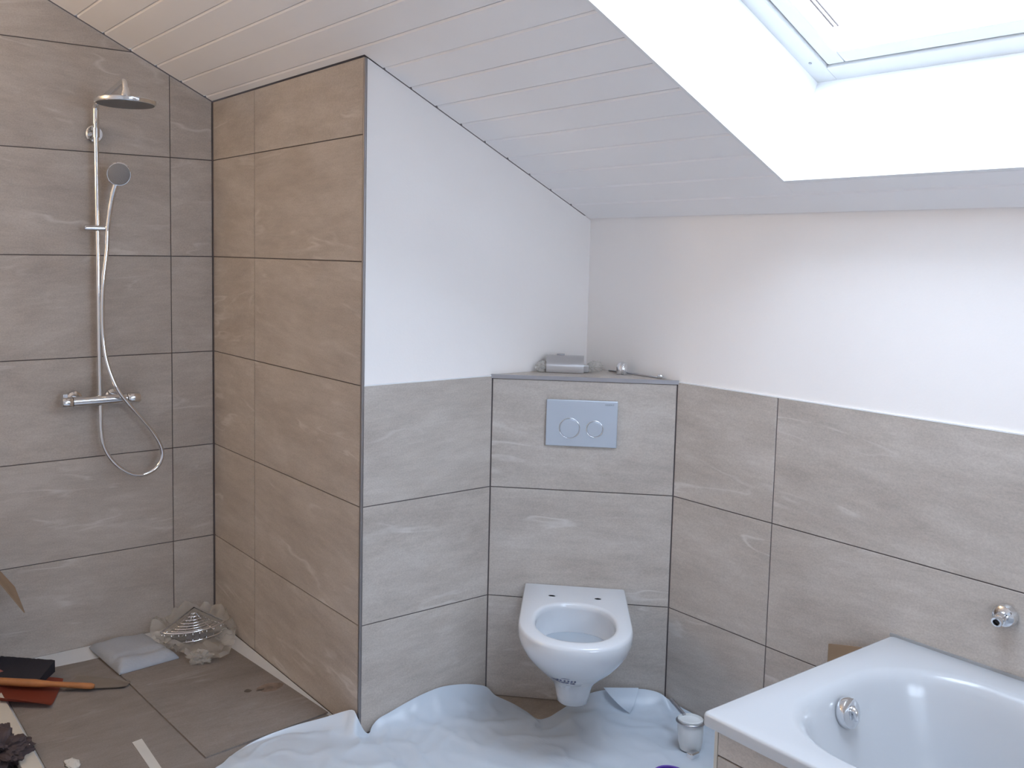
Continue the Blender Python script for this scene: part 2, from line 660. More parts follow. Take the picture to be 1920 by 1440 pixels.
# unseen left and rear wall close the room
w = obj('wall_left', box((XL - 0.1, YR - 0.1, -0.1), (XL, YS + 0.1, ceil_z(XL) + 0.05)), 'plaster')
struct(w, 'plain white plastered wall closing the room on the left', 'wall')
bm = bmesh.new()


def rear_piece(x0, x1, z0, z1):
    z0a, z0b = (z0, z0)
    za, zb = (z1 if z1 else ceil_z(x0)), (z1 if z1 else ceil_z(x1))
    add_prism(bm, [(x0, YR, z0), (x1, YR, z0), (x1, YR, zb), (x0, YR, za)], (0, -0.1, 0))


rear_piece(XL, WX0, -0.1, None)
rear_piece(WX1, XK + 0.1, -0.1, None)
rear_piece(WX0, WX1, -0.1, WZ0)
rear_piece(WX0, WX1, WZ1, None)
struct(obj('wall_rear', bm, 'plaster'), 'plain white plastered gable wall behind the viewer', 'wall')
fill_win = bpy.data.objects.new('fill_window', None)  # unseen window added to bring fill daylight in from the rear
COL.objects.link(fill_win)
fill_win.location = ((WX0 + WX1) / 2, YR, WZ0)
struct(fill_win, 'added white framed fill window, unseen in the gable wall', 'window')
for a, b in (((WX0, WZ0), (WX0 + 0.07, WZ1)), ((WX1 - 0.07, WZ0), (WX1, WZ1)), ((WX0 + 0.07, WZ0), (WX1 - 0.07, WZ0 + 0.07)),
             ((WX0 + 0.07, WZ1 - 0.07), (WX1 - 0.07, WZ1)), (((WX0 + WX1) / 2 - 0.05, WZ0 + 0.07), ((WX0 + WX1) / 2 + 0.05, WZ1 - 0.07))):
    obj('frame_bar', box((a[0], YR - 0.09, a[1]), (b[0], YR - 0.03, b[1])), 'window_white', fill_win)
for x0, x1 in ((WX0 + 0.07, (WX0 + WX1) / 2 - 0.05), ((WX0 + WX1) / 2 + 0.05, WX1 - 0.07)):
    obj('glass_pane', box((x0, YR - 0.063, WZ0 + 0.07), (x1, YR - 0.057, WZ1 - 0.07)), 'glass', fill_win)

# ------------------------------------------------------------------ ceiling boards with the skylight opening
bm = bmesh.new()


def slope_slab(bm, u0, u1, y0, y1, n0, n1):
    add_prism(bm, [slope(u0, y0, n0), slope(u1, y0, n0), slope(u1, y1, n0), slope(u0, y1, n0)], NN * (n1 - n0))


UE = (XK - XL + 0.1) * KS
ym, yM = YR - 0.1, YS + 0.12
slope_slab(bm, -0.12, SKU0 - 0.012, ym, yM, 0.016, 0.12)
slope_slab(bm, SKU1 + 0.012, UE, ym, yM, 0.016, 0.12)
slope_slab(bm, SKU0 - 0.012, SKU1 + 0.012, ym, SKY0 - 0.012, 0.016, 0.12)
slope_slab(bm, SKU0 - 0.012, SKU1 + 0.012, SKY1 + 0.012, yM, 0.016, 0.12)
ceiling = struct(obj('ceiling', bm, 'dark_gap'), 'sloping ceiling of white painted tongue and groove boards', 'ceiling')


def board(u0, u1, y0, y1, un=None, yn=None):
    u0, u1 = u0 + 0.0008, u1 - 0.0008
    if un is not None:      # notched: full width up to yn, narrow beyond
        c = 0.0042
        full = [(un, 0.0155), (un, c), (un + c * 1.3, 0), (u1 - c * 1.3, 0), (u1, c), (u1, 0.0155)]
        thin = [(u0, 0.0155), (u0, c), (u0 + 0.0005, 0), (u1 - c * 1.3, 0), (u1, c), (u1, 0.0155)]
        start = SKY1 + 0.0125
        bm = prism([slope(u, start, n) for u, n in full], (0, yn - start, 0))
        add_prism(bm, [slope(u, yn, n) for u, n in thin], (0, y1 - yn, 0))
        bmesh.ops.remove_doubles(bm, verts=bm.verts, dist=1e-5)
        obj('board', bm, 'board', ceiling)
        full = prism([slope(u, YR + eps, n) for u, n in full], (0, SKY0 - 0.0125 - YR - eps, 0))
        obj('board', full, 'board', ceiling)
        return
    c = 0.0042
    sec = [(u0, 0.0155), (u0, c), (u0 + c * 1.3, 0), (u1 - c * 1.3, 0), (u1, c), (u1, 0.0155)]
    bm = prism([slope(u, y0, n) for u, n in sec], (0, y1 - y0, 0))
    obj('board', bm, 'board', ceiling)


edges = [0.002] + [0.1185 + 0.1144 * i for i in range(40)]
U0 = XK * KS   # slope coordinate of the shower side wall
eps = 0.003
for a, b in zip(edges, edges[1:]):
    if a > UE - 0.1:
        break
    b = min(b, UE - 0.1)
    # the boards stop at the white wall or run on over the shower; one board is notched round the corner
    yend = -eps if b <= U0 + 0.01 else YS - eps
    if a < U0 - 0.01 < b:
        board(U0 + eps, b, 0.0, YS - eps, a, -eps)
        continue
    if b <= SKU0 - 0.012 or a >= SKU1 + 0.012:
        board(a, b, YR + eps, yend)
    else:
        board(a, b, SKY1 + 0.0125, yend)
        board(a, b, YR + eps, SKY0 - 0.0125)
        if a < SKU0 - 0.02:
            board(a, SKU0 - 0.0125, SKY0 - 0.012, SKY1 + 0.012)
        if b > SKU1 + 0.02:
            board(SKU1 + 0.0125, b, SKY0 - 0.012, SKY1 + 0.012)

# ------------------------------------------------------------------ skylight
win = bpy.data.objects.new('window_1', None)
COL.objects.link(win)
win.location = slope((SKU0 + SKU1) / 2, (SKY0 + SKY1) / 2, SKD)
struct(win, 'bright roof skylight in a deep white lined shaft', 'window')
T12 = 0.012


def wslab(name, mat, u0, u1, y0, y1, n0, n1, bevel=0.0):
    bm = bmesh.new()
    slope_slab(bm, u0, u1, y0, y1, n0, n1)
    if bevel:
        bmesh.ops.bevel(bm, geom=list(bm.edges), offset=bevel, segments=2, affect='EDGES', profile=0.5)
    return obj(name, bm, mat, win)


DP = SKD + 0.02
wslab('reveal_panel', 'lining', SKU0 - T12, SKU1 + T12, SKY1, SKY1 + T12, -0.002, DP)
wslab('reveal_panel', 'lining', SKU0 - T12, SKU1 + T12, SKY0 - T12, SKY0, -0.002, DP)
wslab('reveal_panel', 'lining', SKU0 - T12, SKU0, SKY0, SKY1, -0.002, DP)
wslab('reveal_panel', 'lining', SKU1, SKU1 + T12, SKY0, SKY1, -0.002, DP)


def ring_frame(name, inset0, inset1, n0, n1, bevel, mat='window_white'):
    a0, a1, b0, b1 = SKU0 + inset0, SKU1 - inset0, SKY0 + inset0, SKY1 - inset0
    d = inset1 - inset0
    wslab(name, mat, a0, a1, b1 - d, b1, n0, n1, bevel)
    wslab(name, mat, a0, a1, b0, b0 + d, n0, n1, bevel)
    wslab(name, mat, a0, a0 + d, b0 + d, b1 - d, n0, n1, bevel)
    wslab(name, mat, a1 - d, a1, b0 + d, b1 - d, n0, n1, bevel)


ring_frame('fixed_frame', -0.05, 0.060, SKD, SKD + 0.12, 0.003)
ring_frame('sash', 0.064, 0.116, SKD + 0.006, SKD + 0.10, 0.006)
ring_frame('sash_gasket', 0.059, 0.066, SKD + 0.03, SKD + 0.09, 0.0, 'tape')
bm = bmesh.new()
slope_slab(bm, SKU0 + 0.11, SKU1 - 0.11, SKY0 + 0.11, SKY1 - 0.11, SKD + 0.055, SKD + 0.061)
obj('glass_pane', bm, 'glass', win)
for dy in (0.0, 0.014):
    bm = tube([slope(SKU0 + 0.175, SKY1 - 0.128 - dy, SKD + 0.045), slope(SKU1 - 0.12, SKY1 - 0.128 - dy, SKD + 0.045)], 0.0028, 6)
    obj('guide_wire', bm, 'dark_gap', win)
obj('screw_cap', lathe([(0, 0.003), (0.004, 0.003), (0.004, 0)], slope(SKU0 + 0.095, SKY1 - 0.030, SKD), -NN, 10), 'steel', win)

# ------------------------------------------------------------------ cistern box in the corner (diagonal)
BT = (BB - BA).normalized()
BN = Vector((BT.y, -BT.x, 0))
if BN.y > 0:
    BN = -BN
BL = (BB - BA).length
bi = 0.003
p = [BA - BN * bi + Vector((0.0, 0, 0)), BB - BN * bi, Vector((XK + 0.004, 0.004, 0))]
w = obj('wall_cistern', prism([(q.x, q.y, 0.0) for q in p], (0, 0, 1.195)), 'grout')
wall_cistern = struct(w, 'diagonal tiled cistern box across the corner behind the toilet', 'wall')
for z0, z1 in ROWS[:3]:
    tile(w, BA, BT, (0, 0, 1), BN,
         [(G + 0.001, z0 + G), (BL - G - 0.001, z0 + G), (BL - G - 0.001, min(z1, 1.192) - G), (G + 0.001, min(z1, 1.192) - G)])
# ledge
a, b, c = BA + BN * 0.002 - BT * 0.004, BB + BN * 0.002 + BT * 0.004, Vector((XK, 0, 0))
bm = prism([(BA.x + 0.003, -0.001, 1.194), (XK - 0.001, BB.y + 0.003, 1.194), (XK - 0.001, -0.001, 1.194)], (0, 0, 0.0105))
obj('ledge_tile', bm, 'tile', w)
bm = prism([(q.x, q.y, 1.192) for q in (a + BN * 0.002, b + BN * 0.002, b - BN * 0.006, a - BN * 0.006)], (0, 0, 0.0135))
obj('edge_profile', bm, 'steel', w)

# ------------------------------------------------------------------ trims
bm = tube([(0.0045, 0.0045, FZ), (0.0045, 0.0045, ceil_z(0) - 0.006)], 0.0065, 16)
struct(obj('trim_1', bm, 'profile', smooth=True, sharp=50), 'slim grey metal corner profile on the outer tile corner', 'trim')
bm = box((0.006, -0.0005, 1.1985), (0.545, 0.006, 1.2025))
struct(obj('trim_2', bm, 'caulk'), 'thin white sealant line on top of the wall tiles beside the shower', 'trim')
bm = box((XK - 0.0005, YR + 0.01, 1.1985), (XK + 0.006, -0.445, 1.2025))
struct(obj('trim_3', bm, 'caulk'), 'thin white sealant line on top of the tiles along the eaves wall', 'trim')
bm = tube([(0.0005, YS - 0.0005, FZ), (0.0005, YS - 0.0005, ceil_z(0) - 0.006)], 0.0035, 8)
struct(obj('trim_4', bm, 'grout'), 'dark grey silicone joint up the inner shower corner', 'trim')

# ------------------------------------------------------------------ bathtub and its tiled front
TZ = 0.578
TX0, TX1, TY0, TY1 = 0.181, XK - 0.002, -3.02, -1.232
w = obj('wall_bath', box((0.196, TY0, 0.0), (0.215, -1.268, 0.546)), 'grout')
bm = bmesh.new()
struct(w, 'tiled front panel below the bathtub rim', 'wall')
for z0, z1 in ((FZ, 0.086), (0.086, 0.486), (0.486, 0.547)):
    for a, b in ((1.268, 2.068), (2.068, 2.868), (2.868, 3.02)):
        tile(w, (0.192, 0, 0), (0, -1, 0), (0, 0, 1), (-1, 0, 0),
             [(a + (0.004 if a < 1.3 else G), z0 + G), (b - G, z0 + G), (b - G, z1 - G), (a + (0.004 if a < 1.3 else G), z1 - G)])
obj('edge_profile', box((0.1915, -1.2705, FZ), (0.215, -1.262, 0.547)), 'kerb', w)

tub = thing('bathtub', 'white enamel bathtub with wide rim against the eaves wall', 'bathtub', ((TX0 + TX1) / 2, (TY0 + TY1) / 2, FZ))
ocx, ocy, ohx, ohy = (TX0 + TX1) / 2, (TY0 + TY1) / 2, (TX1 - TX0) / 2, (TY1 - TY0) / 2
ix0, ix1, iy0, iy1 = 0.262, 0.895, -2.90, -1.318
icx, icy, ihx, ihy = (ix0 + ix1) / 2, (iy0 + iy1) / 2, (ix1 - ix0) / 2, (iy1 - iy0) / 2


def rr(cx, cy, hx, hy, r, z):
    return [(x, y, z) for x, y in roundrect(cx, cy, hx, hy, r, 12)]


rings = [rr(ocx, ocy, ohx - 0.012, ohy - 0.012, 0.008, TZ - 0.031),
         rr(ocx, ocy, ohx - 0.001, ohy - 0.001, 0.012, TZ - 0.031),
         rr(ocx, ocy, ohx, ohy, 0.013, TZ - 0.028),
         rr(ocx, ocy, ohx, ohy, 0.013, TZ - 0.007),
         rr(ocx, ocy, ohx - 0.002, ohy - 0.002, 0.013, TZ - 0.002),
         rr(ocx, ocy, ohx - 0.007, ohy - 0.007, 0.012, TZ),
         rr(icx, icy, ihx + 0.012, ihy + 0.012, 0.235, TZ),
         rr(icx, icy, ihx, ihy, 0.225, TZ - 0.004),
         rr(icx, icy, ihx - 0.010, ihy - 0.012, 0.22, TZ - 0.014),
         rr(icx, icy, ihx - 0.017, ihy - 0.022, 0.215, TZ - 0.03),
         rr(icx, icy, ihx - 0.024, ihy - 0.034, 0.21, TZ - 0.06),
         rr(icx, icy, ihx - 0.045, ihy - 0.075, 0.20, TZ - 0.18),
         rr(icx, icy, ihx - 0.07, ihy - 0.13, 0.19, TZ - 0.32),
         rr(icx, icy, ihx - 0.09, ihy - 0.17, 0.17, TZ - 0.38),
         rr(icx, icy, ihx - 0.13, ihy - 0.22, 0.14, TZ - 0.405),
         rr(icx, icy, ihx - 0.2, ihy - 0.4, 0.10, TZ - 0.41)]
shell = obj('shell', loft(rings, False, True), 'enamel', tub, smooth=True, sharp=60)
obj('sealing_strip', box((XK - 0.006, TY0, TZ - 0.004), (XK - 0.0005, TY1 + 0.002, TZ + 0.006)), 'seal', tub)
# feet carry the tub on the floor
for x in (0.4, 0.76):
    for y in (-1.75, -2.5):
        obj('foot', lathe([(0.02, 0), (0.02, 0.015), (0.008, 0.02), (0.008, 0.16)], (x, y, FZ), (0, 0, 1), 12), 'steel', tub)
ka = Vector((0, -1, 0.22)).normalized()
kb = Vector((0.572, -1.354, 0.520))
knob = obj('overflow_cap', lathe([(0, 0), (0.036, 0), (0.0375, 0.004), (0.0375, 0.015), (0.036, 0.019), (0.031, 0.021), (0, 0.0225)], kb, ka, 40), 'chrome', tub, True, sharp=40)
e2 = ka.cross(Vector((1, 0, 0))).normalized()
if e2.z < 0:
    e2 = -e2
bm = tube([kb + ka * 0.020 + e2 * 0.014, kb + ka * 0.029 + e2 * 0.004, kb + ka * 0.030 - e2 * 0.016], [0.009, 0.008, 0.006], 12)
obj('turning_grip', bm, 'chrome', knob, True)

# ------------------------------------------------------------------ wall hung toilet (local: X along the box, Y out of the wall, Z up)
TC = BA + BT * 0.309
tang = math.atan2(BT.y, BT.x)
toilet = thing('toilet', 'white wall hung toilet bowl without seat on the diagonal tiled box', 'toilet', (TC.x, TC.y, FZ), tang)


def dring(z, hw, d1, d0=0.004, ds=None, ns=8, nf=24, nb=8, ex=2.25):
    """D outline: local Y = -d because the box normal is -Y here"""
    ds = d1 - hw * 1.15 if ds is None else ds
    ds = max(ds, d0 + 0.01)
    pts = []
    for i in range(ns):
        t = i / ns
        pts.append((-hw * (0.975 + 0.025 * t), d0 + (ds - d0) * t))
    for i in range(nf):
        a = math.pi * i / nf
        cx, sx = -math.cos(a), math.sin(a)
        pts.append((hw * math.copysign(abs(cx) ** (2 / ex), cx), ds + (d1 - ds) * abs(sx) ** (2 / ex)))
    for i in range(ns):
        t = 1 - i / ns
        pts.append((hw * (0.975 + 0.025 * t), d0 + (ds - d0) * t))
    for i in range(nb):
        t = i / nb
        pts.append((hw * 0.975 * (1 - 2 * t), d0))
    return [(x, -d, z - FZ) for x, d in pts]


outer = [dring(0.136, 0.036, 0.245), dring(0.140, 0.046, 0.275), dring(0.152, 0.052, 0.294), dring(0.18, 0.056, 0.311), dring(0.21, 0.061, 0.329),
         dring(0.233, 0.068, 0.348), dring(0.256, 0.083, 0.373), dring(0.284, 0.107, 0.411), dring(0.32, 0.136, 0.460), dring(0.36, 0.161, 0.505),
         dring(0.395, 0.176, 0.535), dring(0.42, 0.182, 0.546), dring(0.442, 0.182, 0.547), dring(0.451, 0.1795, 0.544), dring(0.455, 0.175, 0.538)]
oc = (0.0, 0.335)


def inner_ring(z, hw, dl, cd=0.335, ex=2.3):
    """ellipse-like ring, one point for each outer point"""
    pts = []
    for x, y, _ in outer[-1]:
        a = math.atan2(-y - oc[1], x - oc[0])
        ca, sa = math.cos(a), math.sin(a)
        k = (abs(ca / hw) ** ex + abs(sa / dl) ** ex) ** (-1 / ex)
        pts.append((ca * k, -(cd + sa * k), z - FZ))
    return pts


inner = [inner_ring(0.456, 0.140, 0.172), inner_ring(0.455, 0.132, 0.163), inner_ring(0.449, 0.1275, 0.158), inner_ring(0.435, 0.127, 0.157), inner_ring(0.41, 0.131, 0.160),
         inner_ring(0.37, 0.128, 0.155), inner_ring(0.33, 0.115, 0.140, 0.325), inner_ring(0.29, 0.09, 0.11, 0.31), inner_ring(0.26, 0.06, 0.08, 0.30), inner_ring(0.235, 0.03, 0.05, 0.28)]
bm = loft(outer + inner, True, True)
bmesh.ops.recalc_face_normals(bm, faces=bm.faces)
bvh = BVHTree.FromBMesh(bm)
obj('bowl', bm, 'ceramic', toilet, smooth=True, local=True, sharp=85)
bm = bmesh.new()
bm.faces.new([bm.verts.new(p) for p in inner_ring(0.358, 0.1235, 0.150, 0.332)])
obj('water', bm, 'water', toilet, local=True)
for sx in (-0.078, 0.078):
    bm = bmesh.new()
    bm.faces.new([bm.verts.new((sx + 0.0115 * math.cos(t * math.pi / 6), -0.117 + 0.006 * math.sin(t * math.pi / 6), 0.4565 - FZ)) for t in range(12)])
    bmesh.ops.solidify(bm, geom=bm.faces[:], thickness=0.004)
    obj('bolt_hole', bm, 'grey_ink', toilet, local=True)
# blue printed mark under the bowl: an arc, strokes of lettering, a bar below
bm = bmesh.new()


def stroke(pts, wd):
    prev = None
    for i, (x, z) in enumerate(pts):
        q = pts[min(i + 1, len(pts) - 1)]
        q0 = pts[max(i - 1, 0)]
        dx, dz = q[0] - q0[0], q[1] - q0[1]
        l = math.hypot(dx, dz) or 1
        ox, oz = -dz / l * wd, dx / l * wd
        cur = []
        for s in (1, -1):
            hit, hn = bvh.ray_cast(Vector((MX + MS * (x + ox * s), -0.9, mz + MS * (z + oz * s - mz))), Vector((0, 1, 0)))[:2]
            if hit is None:
                return
            cur.append(bm.verts.new(hit + (hn if hn.y < 0 else -hn) * 0.0013))
        if prev:
            bm.faces.new((prev[0], prev[1], cur[1], cur[0]))
        prev = cur


mz = 0.292 - FZ
MX, MS = -0.024, 1.3
stroke([(-0.012 + 0.005 * i, mz + 0.017 + 0.0015 * math.sin(i * 0.8)) for i in range(5)], 0.0009)
stroke([(-0.034 + 0.004 * i, mz + 0.006 - 0.014 * math.sin(i / 5 * 1.4)) for i in range(7)], 0.0012)
for k, xx in enumerate((-0.022, -0.014, -0.005, 0.004, 0.012, 0.020)):
    stroke([(xx, mz + 0.010), (xx + 0.003, mz + 0.004), (xx - 0.001, mz - 0.002)][::1 if k % 2 else -1], 0.0011)
    stroke([(xx - 0.002, mz + 0.003 + 0.002 * (k % 2)), (xx + 0.004, mz + 0.005 - 0.002 * (k % 2))], 0.0009)
for a, b in ((-0.012, 0.006), (0.010, 0.022)):
    stroke([(a + (b - a) * i / 5, mz - 0.0085) for i in range(6)], 0.0019)
obj('printed_mark', bm, 'blue_ink', toilet, local=True)

# ------------------------------------------------------------------ flush plate
pc = BA + BT * 0.3155 + Vector((0, 0, 1.0435))
plate = thing('flush_plate', 'satin silver dual flush plate with two round buttons above the toilet', 'flush plate', (pc.x, pc.y, pc.z), tang)
bm = box((-0.123, -0.0105, -0.082), (0.123, 0.0, 0.082), 0.0025)
obj('cover', bm, 'satin', plate, local=True)
for cx, r in ((-0.041, 0.034), (0.046, 0.027)):
    bt = obj('button', lathe([(0, 0.0125), (r - 0.002, 0.0125), (r - 0.001, 0.0118), (r - 0.001, 0)], (cx, -0.001, -0.018), (0, -1, 0), 40), 'satin', plate, True, True, 12)
    pr = [(r + 0.0016 + 0.0019 * math.cos(a), 0.0105 + 0.0025 * math.sin(a)) for a in [k * math.pi / 4 for k in range(9)]]
    obj('button_ring', lathe(pr, (cx, 0.0, -0.018), (0, -1, 0), 48), 'chrome', bt, True, True)
fc = bpy.data.curves.new('lettering', 'FONT')
fc.body = 'GEBERIT'
fc.size = 0.0085
fc.extrude = 0.0002
fo = bpy.data.objects.new('lettering', fc)
dg = bpy.context.evaluated_depsgraph_get()
COL.objects.link(fo)
dg.update()
me = bpy.data.meshes.new_from_object(fo.evaluated_get(bpy.context.evaluated_depsgraph_get()))
bpy.data.objects.remove(fo)
me.materials.clear()
me.materials.append(MT['grey_ink'])
lt = link(bpy.data.objects.new('lettering', me), plate)
lt.location = (0.079, -0.0107, 0.066)
lt.rotation_euler = (math.pi / 2, 0, 0)

# ------------------------------------------------------------------ shower set
SX = -0.499
SY = YS - 0.062
sh = thing('shower_set', 'chrome shower rail with rain head, hand shower and thermostat bar', 'shower', (SX, YS, 1.04))
obj('rail', tube([(SX, SY, 1.045), (SX, SY, 2.158)], 0.0095, 16), 'chrome', sh, True, sharp=50)
obj('rail_sleeve', tube([(SX, SY, 2.10), (SX, SY, 2.17)], 0.0125, 16), 'chrome', sh, True, sharp=50)
arm = [(SX, SY, 2.150), (SX, SY - 0.012, 2.170), (SX, SY - 0.05, 2.180), (SX + 0.002, 0.93, 2.203), (SX + 0.003, 0.835, 2.216), (SX + 0.003, 0.812, 2.214), (SX + 0.003, 0.802, 2.198), (SX + 0.003, 0.80, 2.175)]
obj('arm', tube(smooth_path(arm, 5), 0.0105, 14), 'chrome', sh, True, sharp=50)
hc = Vector((SX + 0.003, 0.80, 2.135))
ax = Vector((0.02, 0.0, 1)).normalized()
head = obj('rain_head', lathe([(0.100, 0.0), (0.1045, 0.001), (0.106, 0.004), (0.106, 0.0135), (0.104, 0.0155), (0.05, 0.019), (0.02, 0.022), (0.017, 0.03), (0, 0.031)], hc, ax, 56), 'chrome', sh, True, sharp=30)
obj('spray_face', lathe([(0, -0.0015), (0.098, -0.0015), (0.1005, 0.0005), (0.1005, 0.003)], hc, ax, 56), 'spray', head, True, sharp=30)
obj('ball_joint', lathe([(0, 0.02), (0.016, 0.02), (0.0175, 0.026), (0.0175, 0.04), (0.014, 0.046), (0.0125, 0.058), (0, 0.058)], hc, ax, 24), 'chrome', head, True, sharp=40)
# wall bracket
wb = obj('wall_bracket', lathe([(0, 0.016), (0.030, 0.016), (0.0335, 0.013), (0.0345, 0.0)], (SX + 0.008, YS - 0.0005, 2.068), (0, -1, 0), 36), 'chrome', sh, True, sharp=35)
obj('bracket_stem', tube([(SX + 0.004, YS - 0.012, 2.068), (SX, SY, 2.068)], 0.011, 16), 'chrome', wb, True, sharp=50)
obj('bracket_clamp', tube([(SX, SY, 2.050), (SX, SY, 2.086)], 0.0135, 16), 'chrome', wb, True, sharp=50)
# slider and hand shower
sl_ = obj('slider', tube([(SX - 0.042, SY - 0.002, 1.706), (SX + 0.040, SY - 0.010, 1.706)], 0.0115, 16), 'chrome', sh, True, sharp=50)
obj('slider_knob', lathe([(0, 0.011), (0.010, 0.010), (0.012, 0.004), (0.012, 0)], (SX - 0.041, SY - 0.002, 1.706), (-1, 0, 0.0), 16), 'chrome', sl_, True, sharp=50)
hx, hy = SX + 0.034, SY - 0.022
hd = [(hx - 0.004, hy, 1.676), (hx - 0.002, hy - 0.002, 1.71), (hx + 0.004, hy - 0.010, 1.77), (hx + 0.012, hy - 0.022, 1.83), (hx + 0.020, hy - 0.036, 1.872)]
hs = obj('hand_shower', tube(smooth_path(hd, 5), [0.0085] * 5 + [0.0095] * 5 + [0.0105] * 5 + [0.0115] * 5 + [0.012], 14), 'chrome', sh, True, sharp=50)
fcv = Vector((hx + 0.028, hy - 0.050, 1.912))
fdir = (CAM - fcv).normalized() * 0.3 + Vector((-0.2, -0.85, -0.28))
fdir = fdir.normalized()
obj('hand_shower_head', lathe([(0, -0.022), (0.02, -0.020), (0.038, -0.012), (0.045, -0.003), (0.046, 0.004), (0.0435, 0.008), (0.03, 0.009), (0, 0.009)], fcv, fdir, 36), 'chrome', hs, True, sharp=35)
obj('hand_spray_face', lathe([(0, 0.0115), (0.038, 0.0112), (0.0415, 0.009), (0.0415, 0.006)], fcv, fdir, 36), 'hand_spray', hs, True, sharp=35)
# thermostat
VZ = 1.036
VY = YS - 0.066
vx0, vx1 = -0.645, -0.345
valve = obj('thermostat_bar', tube([(vx0 + 0.04, VY, VZ), (vx1 - 0.052, VY, VZ)], 0.0205, 28), 'chrome', sh, True, sharp=50)
obj('temperature_knob', lathe([(0, 0), (0.0205, 0.0), (0.0225, 0.003), (0.0225, 0.045), (0.020, 0.050), (0, 0.050)], (vx1 - 0.050, VY, VZ), (1, 0, 0), 28), 'chrome', valve, True, sharp=40)
obj('flow_knob', lathe([(0, 0), (0.0205, 0.0), (0.0218, 0.002), (0.0218, 0.034), (0.020, 0.038), (0, 0.038)], (vx0 + 0.038, VY, VZ), (-1, 0, 0), 28), 'chrome', valve, True, sharp=40)
obj('lever', box((vx0 + 0.004, VY - 0.004, VZ + 0.018), (vx0 + 0.022, VY + 0.012, VZ + 0.034), 0.002), 'chrome', valve)
for x in (-0.583, -0.433):
    rs = obj('rosette', lathe([(0, 0.018), (0.022, 0.018), (0.031, 0.011), (0.034, 0.0)], (x, YS - 0.0005, VZ + 0.002), (0, -1, 0), 32), 'chrome', valve, True, sharp=35)
    obj('union', tube([(x, YS - 0.012, VZ + 0.001), (x, VY, VZ)], 0.0145, 16), 'chrome', rs, True, sharp=50)
hose = [(hx - 0.004, hy, 1.678), (-0.472, SY - 0.022, 1.62), (-0.486, SY - 0.02, 1.50), (-0.4915, SY - 0.018, 1.38), (-0.489, SY - 0.02, 1.27), (-0.478, SY - 0.03, 1.18), (-0.447, SY - 0.045, 1.085),
        (-0.405, SY - 0.05, 1.022), (-0.352, SY - 0.04, 0.958), (-0.302, SY - 0.03, 0.895), (-0.268, SY - 0.025, 0.835), (-0.261, SY - 0.022, 0.785), (-0.288, SY - 0.02, 0.742), (-0.345, SY - 0.02, 0.722),
        (-0.405, SY - 0.018, 0.742), (-0.458, SY - 0.015, 0.79), (-0.490, SY - 0.01, 0.85), (-0.499, SY - 0.006, 0.92), (-0.499, VY, 0.985), (-0.499, VY, 1.014)]
obj('hose', tube(smooth_path(hose, 6), 0.0086, 12), 'chrome', sh, True, sharp=50)
obj('hose_nut', tube([(-0.499, VY, 0.983), (-0.499, VY, 1.018)], 0.0098, 14), 'chrome', sh, True, sharp=50)

# ------------------------------------------------------------------ chrome water outlet above the tub
oy, oz = -1.522, 0.731
sp = thing('wall_outlet', 'round chrome water outlet on the tiled wall above the bathtub', 'outlet', (XK, oy, oz))
obj('rosette', lathe([(0, 0.020), (0.017, 0.020), (0.026, 0.016), (0.0295, 0.008), (0.0305, 0.0)], (XK - 0.0005, oy, oz), (-1, 0, 0), 36), 'chrome', sp, True, sharp=35)
obj('elbow', lathe([(0, 0.0), (0.015, 0.0), (0.015, 0.022), (0.0125, 0.024), (0.0125, 0.034), (0.0085, 0.0345), (0.0085, 0.025), (0, 0.025)], (XK - 0.018, oy, oz - 0.001), (-0.95, -0.0, -0.2), 24), 'chrome', sp, True, sharp=40)
obj('bore', lathe([(0, 0.0), (0.0075, 0.0), (0.0075, 0.0015), (0, 0.0015)], Vector((XK - 0.018, oy, oz - 0.001)) + Vector((-0.95, 0, -0.2)).normalized() * 0.0265, (-0.95, 0, -0.2), 16), 'black', sp)
obj('screw', lathe([(0, 0.006), (0.004, 0.006), (0.004, 0)], (XK - 0.022, oy - 0.018, oz + 0.014), (-1, 0, 0), 12), 'chrome', sp, True, sharp=40)

# ------------------------------------------------------------------ plastic film on the bathroom floor
BACK = [(-0.500, -0.06, FZ + 0.006), (-0.455, 0.03, FZ + 0.010), (-0.420, 0.085, FZ + 0.012), (-0.345, 0.118, FZ + 0.018), (-0.265, 0.128, FZ + 0.024), (-0.17, 0.118, FZ + 0.034), (-0.085, 0.085, FZ + 0.050), (-0.028, 0.048, FZ + 0.072),
        (-0.010, 0.018, FZ + 0.084), (-0.008, -0.004, FZ + 0.068), (0.006, -0.022, FZ + 0.028), (0.026, -0.024, FZ + 0.010), (0.045, -0.010, FZ + 0.022), (0.075, -0.005, FZ + 0.040), (0.122, -0.004, FZ + 0.050), (0.19, -0.004, FZ + 0.066),
        (0.26, -0.004, FZ + 0.078), (0.34, -0.004, FZ + 0.083), (0.43, -0.005, FZ + 0.070), (0.50, -0.006, FZ + 0.050), (0.538, -0.012, FZ + 0.034), (0.552, -0.040, FZ + 0.012), (0.567, -0.062, FZ + 0.004),
        (0.577, -0.115, FZ + 0.003), (0.578, -0.185, FZ + 0.003), (0.575, -0.248, FZ + 0.003), (0.615, -0.258, FZ + 0.003), (0.67, -0.248, FZ + 0.004), (0.735, -0.236, FZ + 0.008), (0.772, -0.238, FZ + 0.022), (0.800, -0.262, FZ + 0.040),
        (0.840, -0.298, FZ + 0.058), (0.90, -0.356, FZ + 0.070), (0.945, -0.400, FZ + 0.075), (0.980, -0.434, FZ + 0.066), (0.992, -0.462, FZ + 0.052), (0.995, -0.51, FZ + 0.045), (0.996, -0.58, FZ + 0.042), (0.996, -0.70, FZ + 0.038), (0.996, -0.95, FZ + 0.03), (0.996, -1.16, FZ + 0.02)]
